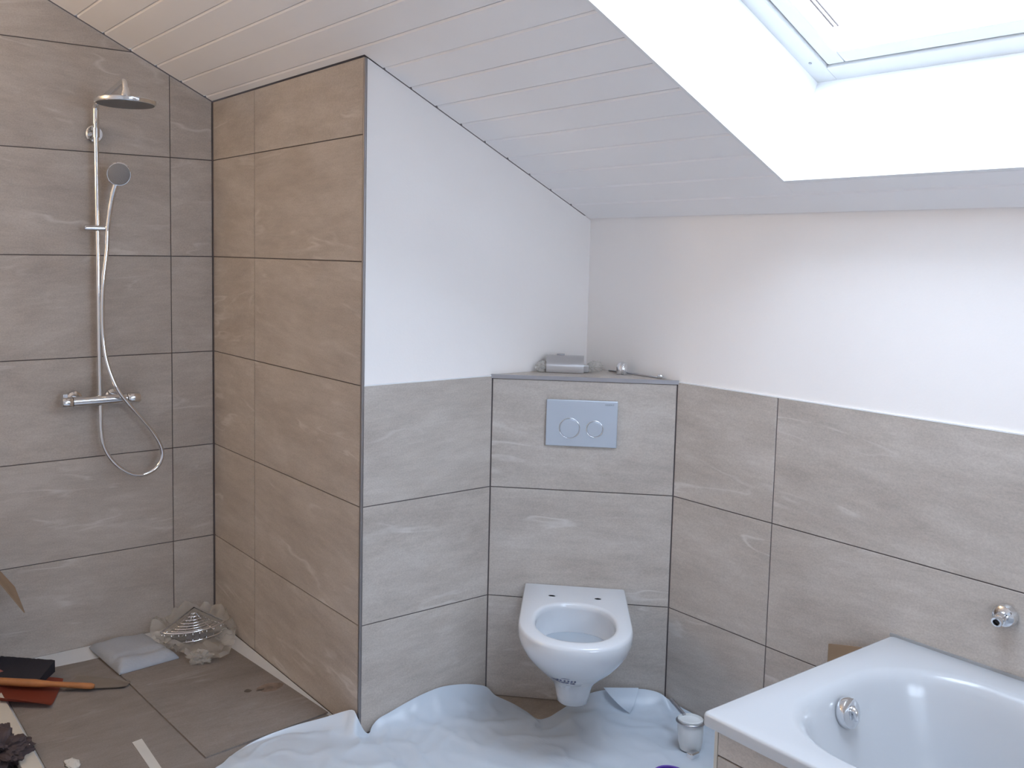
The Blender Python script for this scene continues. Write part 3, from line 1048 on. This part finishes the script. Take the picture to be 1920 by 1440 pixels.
FRONT = [(-2.4, -0.7), (-2.4, -3.6), (0.13, -3.6), (0.13, -1.29), (0.16, -1.21), (0.94, -1.19)]


def resample(pts, n):
    P = [Vector(p) for p in pts]
    ls = [0]
    for a, b in zip(P, P[1:]):
        ls.append(ls[-1] + (b - a).length)
    out = []
    j = 0
    for i in range(n):
        s = ls[-1] * i / (n - 1)
        while j < len(P) - 2 and ls[j + 1] < s:
            j += 1
        t = (s - ls[j]) / max(1e-9, ls[j + 1] - ls[j])
        out.append(P[j].lerp(P[j + 1], min(1, max(0, t))))
    return out


NU, NV = 240, 130
Bp = resample(smooth_path(BACK, 6), NU)
Fp = resample([(x, y, FZ) for x, y in FRONT], NU)
bm = bmesh.new()
grid = []
for i in range(NU):
    row = []
    b, f = Bp[i], Fp[i]
    L_ = (Vector((f.x, f.y)) - Vector((b.x, b.y))).length
    for j in range(NV):
        v = (j / (NV - 1)) ** 2.2
        x, y = b.x + (f.x - b.x) * v, b.y + (f.y - b.y) * v
        d = v * L_
        rw = 0.03 + 1.1 * (b.z - FZ)
        k = max(0.0, 1 - d / rw)
        lift = (b.z - FZ - 0.003) * k ** 2.2
        q = Vector((x * 2.6, y * 2.6, 1.7))
        ridge = 1 - abs(noise.noise(Vector((x * 5.5 + y * 3.0, y * 4.2 - x * 2.2, 4.0)))) * 2.2
        ridge2 = 1 - abs(noise.noise(Vector((x * 9 - y * 6.0, y * 8 + x * 3, 9.0)))) * 3.0
        wr = 0.010 * max(0.0, noise.noise(q) + 0.25) + 0.014 * max(0.0, ridge - 0.55) + 0.008 * max(0.0, ridge2 - 0.4) + 0.005 * max(0.0, noise.noise(q * 4.1))
        sx_ = min(1, max(0, (0.02 - x) / 0.05)) * min(1, max(0, (x + 0.99) / 0.06)) * min(1, max(0, (y + 0.42) / 0.08))
        lift = max(lift, 0.0125 * sx_)
        row.append(bm.verts.new((x, y, FZ + 0.003 + lift + wr * min(1.0, d / 0.05))))
    grid.append(row)
for i in range(NU - 1):
    for j in range(NV - 1):
        bm.faces.new((grid[i][j], grid[i + 1][j], grid[i + 1][j + 1], grid[i][j + 1]))
film = obj('protective_film', bm, 'film', smooth=True)
tag(film, 'milky white plastic protective film spread over the bathroom floor', 'plastic sheet')
# turned-over corner right of the toilet
bm = bmesh.new()
A3, B3, C3 = Vector((0.838, -0.300, 0.094)), Vector((0.925, -0.385, 0.104)), Vector((0.862, -0.405, 0.036))
nn = 10
rows = []
for i in range(nn + 1):
    r = []
    for j in range(nn + 1 - i):
        a, b = i / nn, j / nn
        pnt = A3 * (1 - a - b) + B3 * b + C3 * a
        pnt = pnt + BN * (0.018 * 4 * a * (1 - a) + 0.008) + Vector((0, 0, 0.004))
        r.append(bm.verts.new(pnt))
    rows.append(r)
for i in range(nn):
    for j in range(nn - i):
        bm.faces.new((rows[i][j], rows[i][j + 1], rows[i + 1][j]))
        if j < nn - i - 1:
            bm.faces.new((rows[i][j + 1], rows[i + 1][j + 1], rows[i + 1][j]))
obj('turned_corner', bm, 'film', film, smooth=True)

# ------------------------------------------------------------------ shower floor
struct(obj('trim_5', box((-0.925, -0.35, FZ - 0.004), (-0.004, YS - 0.003, FZ + 0.003)), 'tray'), 'flat white shower tray showing as pale strips beside the cover boards', 'shower tray')
BZ = FZ + 0.003
bm = prism([(-0.915, -0.32, BZ), (-0.10, -0.32, BZ), (-0.02, 0.12, BZ), (-0.06, 0.60, BZ), (-0.10, 0.98, BZ), (-0.30, 1.06, BZ), (-0.60, 1.055, BZ), (-0.915, 1.075, BZ)], (0, 0, 0.005))
tag(obj('cover_board', bm, 'hardboard'), 'large brown cover board lying flat on the shower floor under the smaller one', 'board')
bm = prism([(-0.485, 0.128, BZ + 0.0055), (-0.018, 0.175, BZ + 0.0055), (-0.080, 0.86, BZ + 0.0055), (-0.10, 0.97, BZ + 0.0055), (-0.53, 0.95, BZ + 0.0055)], (0, 0, 0.005))
top_board = tag(obj('cover_board', bm, 'hardboard'), 'smaller brown cover board with dark stain lying nearest the tiled side wall', 'board')
TB = BZ + 0.0105


def stain(pts, mat, z, parent, name='stain'):
    bm = bmesh.new()
    bm.faces.new([bm.verts.new((x, y, z)) for x, y in pts])
    return obj(name, bm, mat, parent)


def spot(cx, cy, rx, ry, mat, z, parent, seed, name='stain'):
    pts = []
    for k in range(18):
        a = 2 * math.pi * k / 18
        r = 1 + 0.35 * noise.noise(Vector((math.cos(a) * 1.5 + seed, math.sin(a) * 1.5, seed)))
        pts.append((cx + rx * r * math.cos(a), cy + ry * r * math.sin(a)))
    return stain(pts, mat, z, parent, name)


spot(-0.183, 0.470, 0.014, 0.012, 'stain', TB + 0.0006, top_board, 1)
spot(-0.105, 0.455, 0.050, 0.032, 'rust', TB + 0.0004, top_board, 2)
spot(-0.142, 0.452, 0.018, 0.006, 'stain', TB + 0.0007, top_board, 3)

# kerb at the left edge of the shower
struct(obj('trim_6', box((-0.985, -0.45, FZ), (-0.930, 0.93, FZ + 0.028), 0.003), 'kerb'), 'low beige kerb strip along the open edge of the shower floor', 'kerb')

# tape strip and plaster splash
bm = prism([(-0.646, 0.350, BZ + 0.0052), (-0.612, 0.356, BZ + 0.0052), (-0.622, 0.10, BZ + 0.0052), (-0.652, 0.10, BZ + 0.0052)], (0, 0, 0.0012))
tag(obj('tape_strip', bm, 'tape'), 'pale strip of adhesive tape stuck on the brown shower floor board', 'tape')
bm = blob((-0.842, 0.325, BZ + 0.006), (0.020, 0.032, 0.0025), 0.5, 2.0, 3.0, 4, BZ + 0.0052)
tag(obj('plaster_crumb', bm, 'tape', smooth=True), 'small pale plaster crumb at the lower frame edge of the board', 'debris')

# curled piece of paper between the brush and the packet
bm = bmesh.new()
gr = []
pa, pb, pc_, pd = Vector((-0.745, 0.835)), Vector((-0.545, 0.735)), Vector((-0.510, 0.775)), Vector((-0.655, 0.930))
for i in range(13):
    r = []
    for j in range(9):
        s, t = i / 12, j / 8
        q = pa.lerp(pb, s).lerp(pd.lerp(pc_, s), t)
        z = BZ + 0.0115 + 0.008 * max(0, 0.25 - t) * 4 * (0.4 + 0.6 * s) * (1 - 0.3 * math.sin(s * 3)) * 0.6 + 0.003 * noise.noise(Vector((s * 3, t * 3, 2)))
        r.append(bm.verts.new((q.x, q.y, z)))
    gr.append(r)
for i in range(12):
    for j in range(8):
        bm.faces.new((gr[i][j], gr[i + 1][j], gr[i + 1][j + 1], gr[i][j + 1]))
bmesh.ops.solidify(bm, geom=bm.faces[:], thickness=0.0012)
tag(obj('paper_scrap', bm, 'paper', smooth=True, sharp=40), 'brown paper scrap with curled edge between brush handle and white packet', 'paper')

# white foam foil packet
cs = [Vector((-0.556, 1.148)), Vector((-0.335, 1.135)), Vector((-0.292, 0.868)), Vector((-0.530, 0.848))]
bm = bmesh.new()
gt, gb = [], []
n1 = 18
for i in range(n1 + 1):
    r, r2 = [], []
    for j in range(n1 + 1):
        s, t = i / n1, j / n1
        q = cs[0].lerp(cs[1], s).lerp(cs[3].lerp(cs[2], s), t)
        e = min(s, 1 - s, t, 1 - t)
        puff = 0.030 * (1 - (1 - min(1, e / 0.16)) ** 2.2)
        crease = -0.010 * math.exp(-((t - 0.70 - 0.08 * s) / 0.05) ** 2) * min(1, e / 0.1)
        z = TB + 0.004 + puff + crease + 0.006 * noise.noise(Vector((s * 3.3, t * 3.3, 9))) * min(1, e / 0.1)
        r.append(bm.verts.new((q.x, q.y, z + 0.003)))
        r2.append(bm.verts.new((q.x, q.y, TB + 0.001)))
    gt.append(r)
    gb.append(r2)
for i in range(n1):
    for j in range(n1):
        bm.faces.new((gt[i][j], gt[i + 1][j], gt[i + 1][j + 1], gt[i][j + 1]))
        bm.faces.new((gb[i][j], gb[i][j + 1], gb[i + 1][j + 1], gb[i + 1][j]))
for i in range(n1):
    bm.faces.new((gt[i][0], gb[i][0], gb[i + 1][0], gt[i + 1][0]))
    bm.faces.new((gt[i][n1], gt[i + 1][n1], gb[i + 1][n1], gb[i][n1]))
    bm.faces.new((gt[0][i], gt[0][i + 1], gb[0][i + 1], gb[0][i]))
    bm.faces.new((gt[n1][i], gb[n1][i], gb[n1][i + 1], gt[n1][i + 1]))
tag(obj('foam_packet', bm, 'foam', smooth=True, sharp=60), 'flat folded white foam packet lying by the shower wall', 'packet')

# wrapped chrome corner basket
bk = thing('corner_basket', 'chrome wire corner shower basket lying in crumpled plastic in the shower corner', 'basket', (-0.16, 1.04, TB))
ap = Vector((-0.118, 1.150, 0.118))
va = Vector((-0.185, -0.115, -0.030))
vb = Vector((0.062, -0.175, -0.016))


def bp(r, th, dz=0.0):
    ca, sa = math.cos(th), math.sin(th)
    k = 1.0 / (ca ** 1.5 + sa ** 1.5) ** (1 / 1.5)
    return ap + (va * ca + vb * sa) * r * k + Vector((0, 0, dz))


HP = math.pi / 2
rim = [bp(1, HP * i / 24) for i in range(25)]
rim_loop = [ap] + rim + [ap]
obj('rim', tube(rim_loop, 0.0042, 8), 'chrome', bk, True)
for k in range(1, 9):
    obj('shelf_wire', tube([bp(k / 9, HP * i / 14, -0.012 - 0.010 * math.sin(math.pi * k / 9)) for i in range(15)], 0.0030, 6), 'chrome', bk, True)
for k in range(7):
    th = HP * k / 6
    obj('cross_wire', tube([bp(0.1, th, -0.016), bp(0.5, th, -0.024), bp(0.99, th, -0.014)], 0.0018, 6), 'chrome', bk, True)
obj('lower_rim', tube([bp(0.97, HP * i / 24, -0.042) for i in range(25)], 0.0036, 8), 'chrome', bk, True)
for k in range(9):
    th = HP * (k + 0.5) / 9
    obj('rail_post', tube([bp(1, th), bp(0.97, th, -0.042)], 0.002, 6), 'chrome', bk, True)
bm = prism([bp(0.05, 0.8, -0.066)] + [bp(0.92, HP * i / 14, -0.052) for i in range(15)], (0, 0, -0.010))
obj('base_plate', bm, 'steel', bk)

bm = bmesh.new()
wc = Vector((-0.172, 1.02))
NR, NA = 14, 72
ctr = bm.verts.new((wc.x, wc.y, TB + 0.01))
prev = None
for r in range(1, NR + 1):
    cur = []
    for k in range(NA):
        a = 2 * math.pi * k / NA
        d = Vector((math.cos(a), math.sin(a), 0))
        rad = (0.172 + 0.03 * noise.noise(d * 1.7 + Vector((0, 0, 5)))) * r / NR
        s, c = math.sin(a), math.cos(a)
        rad *= 1 + 0.55 * max(0, -s) ** 6 * (0.5 + 0.5 * math.cos(a + 1.9)) if r > 8 else 1
        x, y = wc.x + rad * c * 1.05, wc.y + rad * s
        x, y = min(x, -0.008), min(y, YS - 0.010)
        t = r / NR
        up = max(0.15, 0.5 + 0.8 * s + 0.35 * c)
        z = TB + 0.002 + 0.045 * t ** 2 * up * (1 + 0.9 * noise.noise(Vector((c * 2.2, s * 2.2, 7)))) + 0.045 * t * abs(noise.noise(Vector((x * 24, y * 24, t * 3)))) + 0.022 * t * abs(noise.noise(Vector((x * 70, y * 70, 3))))
        cur.append(bm.verts.new((x, y, z)))
    for k in range(NA):
        k2 = (k + 1) % NA
        if prev is None:
            bm.faces.new((ctr, cur[k], cur[k2]))
        else:
            bm.faces.new((prev[k], cur[k], cur[k2], prev[k2]))
    prev = cur
tag(obj('plastic_wrap', bm, 'wrap', smooth=True, sharp=35), 'crumpled clear plastic wrapping around the chrome corner basket', 'plastic wrap')
bm = blob((-0.232, 0.800, TB + 0.017), (0.040, 0.038, 0.022), 0.55, 2.6, 4.4, 4, TB)
tag(obj('plastic_wrap', bm, 'wrap', smooth=True, sharp=25), 'small crumpled tuft of clear plastic in front of the corner basket', 'plastic wrap')

# ------------------------------------------------------------------ dustpan and hand brush
z0 = BZ + 0.0055
dp = thing('dustpan', 'red plastic dustpan lying at the left edge of the shower floor', 'dustpan', (-0.86, 0.86, z0))
d1 = Vector((0.86, -0.42, 0)).normalized()      # towards the lip
d2 = Vector((-d1.y, d1.x, 0))
org = Vector((-0.955, 0.915, z0))


def dpt(a, b, z):
    return org + d1 * a + d2 * b + Vector((0, 0, z))


bm = bmesh.new()
gr = []
for i in range(15):
    r = []
    for j in range(13):
        s, t = i / 14, j / 12 * 2 - 1
        wdt = 0.085 + 0.02 * s
        side = abs(t) ** 5
        hgt = (0.026 * (1 - s) ** 0.8 + 0.010) * side + 0.018 * max(0, 1 - s * 5) ** 1.5
        r.append(bm.verts.new(dpt(s * 0.215 - 0.02 * abs(t) * s * 0, t * wdt, 0.003 + hgt + 0.012 * (1 - s))))
    gr.append(r)
for i in range(14):
    for j in range(12):
        bm.faces.new((gr[i][j], gr[i + 1][j], gr[i + 1][j + 1], gr[i][j + 1]))
bmesh.ops.solidify(bm, geom=bm.faces[:], thickness=0.0022)
obj('pan', bm, 'red_plastic', dp, smooth=True, sharp=45)
bm = tube([dpt(0.01, 0, 0.045), dpt(-0.03, 0, 0.052), dpt(-0.09, 0, 0.045)], [0.012, 0.013, 0.011], 12)
obj('handle', bm, 'red_plastic', dp, True)

br = thing('hand_brush', 'hand brush with black bristles and orange wooden handle lying on the red dustpan', 'brush', (-0.83, 0.95, z0))
e1 = Vector((0.842, -0.540, -0.0)).normalized()
hA, hB = Vector((-0.965, 0.976, z0 + 0.044)), Vector((-0.643, 0.776, z0 + 0.020))
obj('handle', tube([hA, hA.lerp(hB, 0.45), hA.lerp(hB, 0.62), hA.lerp(hB, 0.8), hA.lerp(hB, 0.97), hB], [0.014, 0.014, 0.0095, 0.0105, 0.011, 0.007], 14), 'wood', br, True, sharp=50)
bm = bmesh.new()
side = Vector((0.50, 0.80, 0.10)).normalized()
NB, ND = 26, 4
rows = []
for i in range(NB + 1):
    s = i / NB
    base = hA.lerp(hB, s * 0.48)
    ln = 0.125 + 0.003 * noise.noise(Vector((i * 0.9, 0, 0))) - 0.01 * s
    r = []
    for j in range(ND + 1):
        t = j / ND
        thk = 0.012 + 0.010 * t
        c = base + side * (0.004 + ln * t) + e1 * (0.02 * t * s)
        c.z += 0.002 * noise.noise(Vector((i * 0.7, 3, 0))) * t
        r.append((bm.verts.new(c + Vector((0, 0, thk))), bm.verts.new(c - Vector((0, 0, thk)))))
    rows.append(r)
for i in range(NB):
    for j in range(ND):
        for q in (0, 1):
            bm.faces.new((rows[i][j][q], rows[i + 1][j][q], rows[i + 1][j + 1][q], rows[i][j + 1][q]))
for j in range(ND):
    for i in (0, NB):
        bm.faces.new((rows[i][j][0], rows[i][j + 1][0], rows[i][j + 1][1], rows[i][j][1]))
for i in range(NB):
    for j in (0, ND):
        bm.faces.new((rows[i][j][0], rows[i + 1][j][0], rows[i + 1][j][1], rows[i][j][1]))
obj('bristles', bm, 'bristle', br)

# dark rag behind the kerb
bm = blob((-1.020, 0.475, FZ + 0.036), (0.075, 0.085, 0.044), 0.65, 2.4, 8.1, 5, FZ)
tag(obj('cleaning_rag', bm, 'rag', smooth=True, sharp=30), 'dark brown crumpled rag beside the kerb in the lower left corner', 'rag')

# open cardboard box outside the left edge, one flap reaching in
cb = thing('cardboard_box', 'brown cardboard box at the left frame edge with an open flap', 'box', (-1.22, 1.09, FZ))
bx0, bx1, by0, by1, bz1 = -1.38, -1.06, 0.99, 1.185, 0.655
t = 0.004
bm = bmesh.new()
obj('side_panel', box((bx0, by0, FZ), (bx1, by0 + t, bz1)), 'cardboard', cb)
obj('side_panel', box((bx0, by1 - t, FZ), (bx1, by1, bz1)), 'cardboard', cb)
obj('side_panel', box((bx0, by0 + t, FZ), (bx0 + t, by1 - t, bz1)), 'cardboard', cb)
obj('side_panel', box((bx1 - t, by0 + t, FZ), (bx1, by1 - t, bz1)), 'cardboard', cb)
obj('bottom_panel', box((bx0 + t, by0 + t, FZ), (bx1 - t, by1 - t, FZ + t)), 'cardboard', cb)
fl = [Vector((bx1 + 0.001, by0, bz1 + 0.004)), Vector((bx1 + 0.001, by1 - 0.06, bz1 + 0.018)), Vector((-0.838, 1.10, 0.362)), Vector((-0.826, 1.0, 0.294))]
nrm = (fl[1] - fl[0]).cross(fl[3] - fl[0]).normalized()
obj('flap', prism(fl, nrm * 0.004), 'cardboard', cb)

# ------------------------------------------------------------------ warm fill lamp, added out of view on the left
FILL_COLOR, FILL_STRENGTH = (1.0, 0.73, 0.44), 12.0
LP = Vector((-2.2, 0.86, 2.15))
lm = thing('fill_lamp', 'added fill lamp with round opal globe, out of view on the left', 'lamp', (LP.x, LP.y, ceil_z(LP.x)))
obj('ceiling_rose', lathe([(0, 0.0), (0.05, 0.0), (0.05, 0.035), (0.015, 0.05), (0, 0.05)], (LP.x, LP.y, ceil_z(LP.x) + 0.01), (0, 0, -1), 24), 'lining', lm, True, sharp=40)
obj('cord', tube([(LP.x, LP.y, ceil_z(LP.x) - 0.03), (LP.x, LP.y, LP.z + 0.21)], 0.003, 8), 'lining', lm)
m_, nt_, b_ = new_mat('fill_lamp_glow')  # glow of the added lamp, warms the shower side
b_.inputs['Base Color'].default_value = (0.9, 0.88, 0.85, 1)
b_.inputs['Roughness'].default_value = 0.4
b_.inputs['Emission Color'].default_value = (*FILL_COLOR, 1)
b_.inputs['Emission Strength'].default_value = FILL_STRENGTH
MT['opal'] = m_
pr = [(0.20 * math.sin(math.pi * k / 16), -0.20 * math.cos(math.pi * k / 16)) for k in range(17)]
obj('globe', lathe([(0, -0.2)] + pr[1:-1] + [(0, 0.2)], LP, (0, 0, 1), 32), 'opal', lm, True)
obj('socket', tube([(LP.x, LP.y, LP.z + 0.19), (LP.x, LP.y, LP.z + 0.24)], 0.03, 16), 'lining', lm, True, sharp=40)

# ------------------------------------------------------------------ things lying on the cistern ledge
LZ = 1.2048
tp = thing('paper_holder', 'chrome toilet paper holder with curved cover standing on the corner ledge', 'paper holder', (0.82, -0.075, LZ), tang)
bm = bmesh.new()
pr = []
for k in range(13):
    a = k / 12
    pr.append((-0.034 + 0.030 * a - 0.010 * math.sin(a * math.pi), 0.002 + 0.056 * a ** 0.9))
pr += [(0.004, 0.0605), (0.016, 0.061), (0.022, 0.058)]
ra = [[bm.verts.new((x, y, z)) for y, z in pr] for x in (-0.067, 0.067)]
for i in range(len(pr) - 1):
    bm.faces.new((ra[0][i], ra[1][i], ra[1][i + 1], ra[0][i + 1]))
bmesh.ops.recalc_face_normals(bm, faces=bm.faces)
bmesh.ops.solidify(bm, geom=bm.faces[:], thickness=0.0025)
obj('cover', bm, 'satin_steel', tp, smooth=True, local=True, sharp=40)
obj('bracket', box((0.050, 0.0, 0.0), (0.086, 0.020, 0.026), 0.003), 'satin_steel', tp, local=True)
obj('hinge', tube([(-0.030, 0.008, 0.0625), (-0.002, 0.008, 0.0625)], 0.0035, 10), 'steel', tp, True, True)
obj('roll_arm', tube([(0.06, 0.012, 0.012), (-0.058, 0.012, 0.012)], 0.006, 12), 'chrome', tp, True, True)

bm = blob((0.926, -0.118, LZ + 0.016), (0.034, 0.022, 0.019), 0.5, 3.0, 2.0, 4, LZ)
tag(obj('plastic_bag', bm, 'wrap', smooth=True, sharp=25), 'crumpled clear plastic bag between paper holder and chrome hook on the ledge', 'plastic bag')
bm = blob((0.750, -0.030, LZ + 0.017), (0.026, 0.014, 0.020), 0.5, 3.0, 5.5, 4, LZ)
tag(obj('plastic_bag', bm, 'wrap', smooth=True, sharp=25), 'small crumpled clear plastic bag left of the paper holder on the ledge', 'plastic bag')
hk = thing('towel_hook', 'small domed chrome hook standing on the corner ledge', 'hook', (0.962, -0.222, LZ), tang)
obj('base', lathe([(0, 0), (0.020, 0), (0.021, 0.004), (0.021, 0.024), (0.018, 0.036), (0.010, 0.044), (0, 0.046)], (0, 0, 0), (0, 0, 1), 28), 'chrome', hk, True, True, 40)
obj('prong', tube([(0, -0.018, 0.002), (0, -0.025, 0.012), (0, -0.025, 0.026), (0.006, -0.016, 0.036), (0.012, -0.004, 0.042)], 0.0045, 10), 'chrome', hk, True, True)
rod = thing('metal_rod', 'thin steel rod with chrome end lying along the right edge of the ledge', 'rod', (0.985, -0.25, LZ))
obj('shaft', tube([(0.985, -0.135, LZ + 0.003), (0.990, -0.372, LZ + 0.003)], 0.0026, 8), 'steel', rod, True)
obj('end_cap', lathe([(0, 0), (0.006, 0.0), (0.008, 0.006), (0.008, 0.014), (0.004, 0.018), (0, 0.018)], (0.990, -0.366, LZ + 0.008), (0.02, -1, 0), 16), 'chrome', rod, True, sharp=40)

# ------------------------------------------------------------------ toilet brush holder, purple lid, cardboard strip
tb = thing('brush_holder', 'white frosted glass brush holder with chrome ring on the film beside the tub', 'brush holder', (0.835, -0.690, FZ + 0.012))
cb_, cax = Vector((0.835, -0.690, FZ + 0.014)), Vector((0.03, 0.06, 1)).normalized()
obj('cup', lathe([(0, 0.0), (0.020, 0.0), (0.032, 0.006), (0.038, 0.03), (0.0405, 0.07), (0.0405, 0.104), (0.038, 0.106), (0.036, 0.098), (0.02, 0.094), (0, 0.093)], cb_, cax, 36), 'frosted', tb, True, sharp=45)
ringc = cb_ + cax * 0.096
pr = [(0.0425 + 0.0035 * math.cos(k * math.pi / 4), 0.0035 * math.sin(k * math.pi / 4)) for k in range(9)]
obj('ring', lathe(pr, ringc, cax, 40), 'steel', tb, True)
obj('mount', box((0.788, -0.736, FZ + 0.012), (0.826, -0.712, FZ + 0.034), 0.004), 'chrome', tb)
obj('handle', tube([ringc + Vector((0.010, 0.034, 0.004)), ringc + Vector((0.028, 0.105, 0.022))], 0.0065, 12), 'steel', tb, True, sharp=50)
bm = bmesh.new()
add_lathe(bm, [(0.050, 0.0), (0.053, 0.002), (0.053, 0.022), (0.050, 0.024), (0.046, 0.022), (0.046, 0.006), (0, 0.006)], (0.640, -0.776, FZ + 0.013), (0, 0, 1), 36)
tag(obj('purple_lid', bm, 'purple', smooth=True, sharp=45), 'purple plastic lid on the film at the bottom frame edge', 'lid')

bm = prism([(0.985, -1.052, FZ), (0.985, -1.165, FZ), (0.985, -1.165, 0.520), (0.985, -1.055, 0.492)], (0.004, 0, 0))
cs_ = tag(obj('cardboard_strip', bm, 'cardboard'), 'brown cardboard strip standing between bathtub end and eaves wall', 'cardboard')
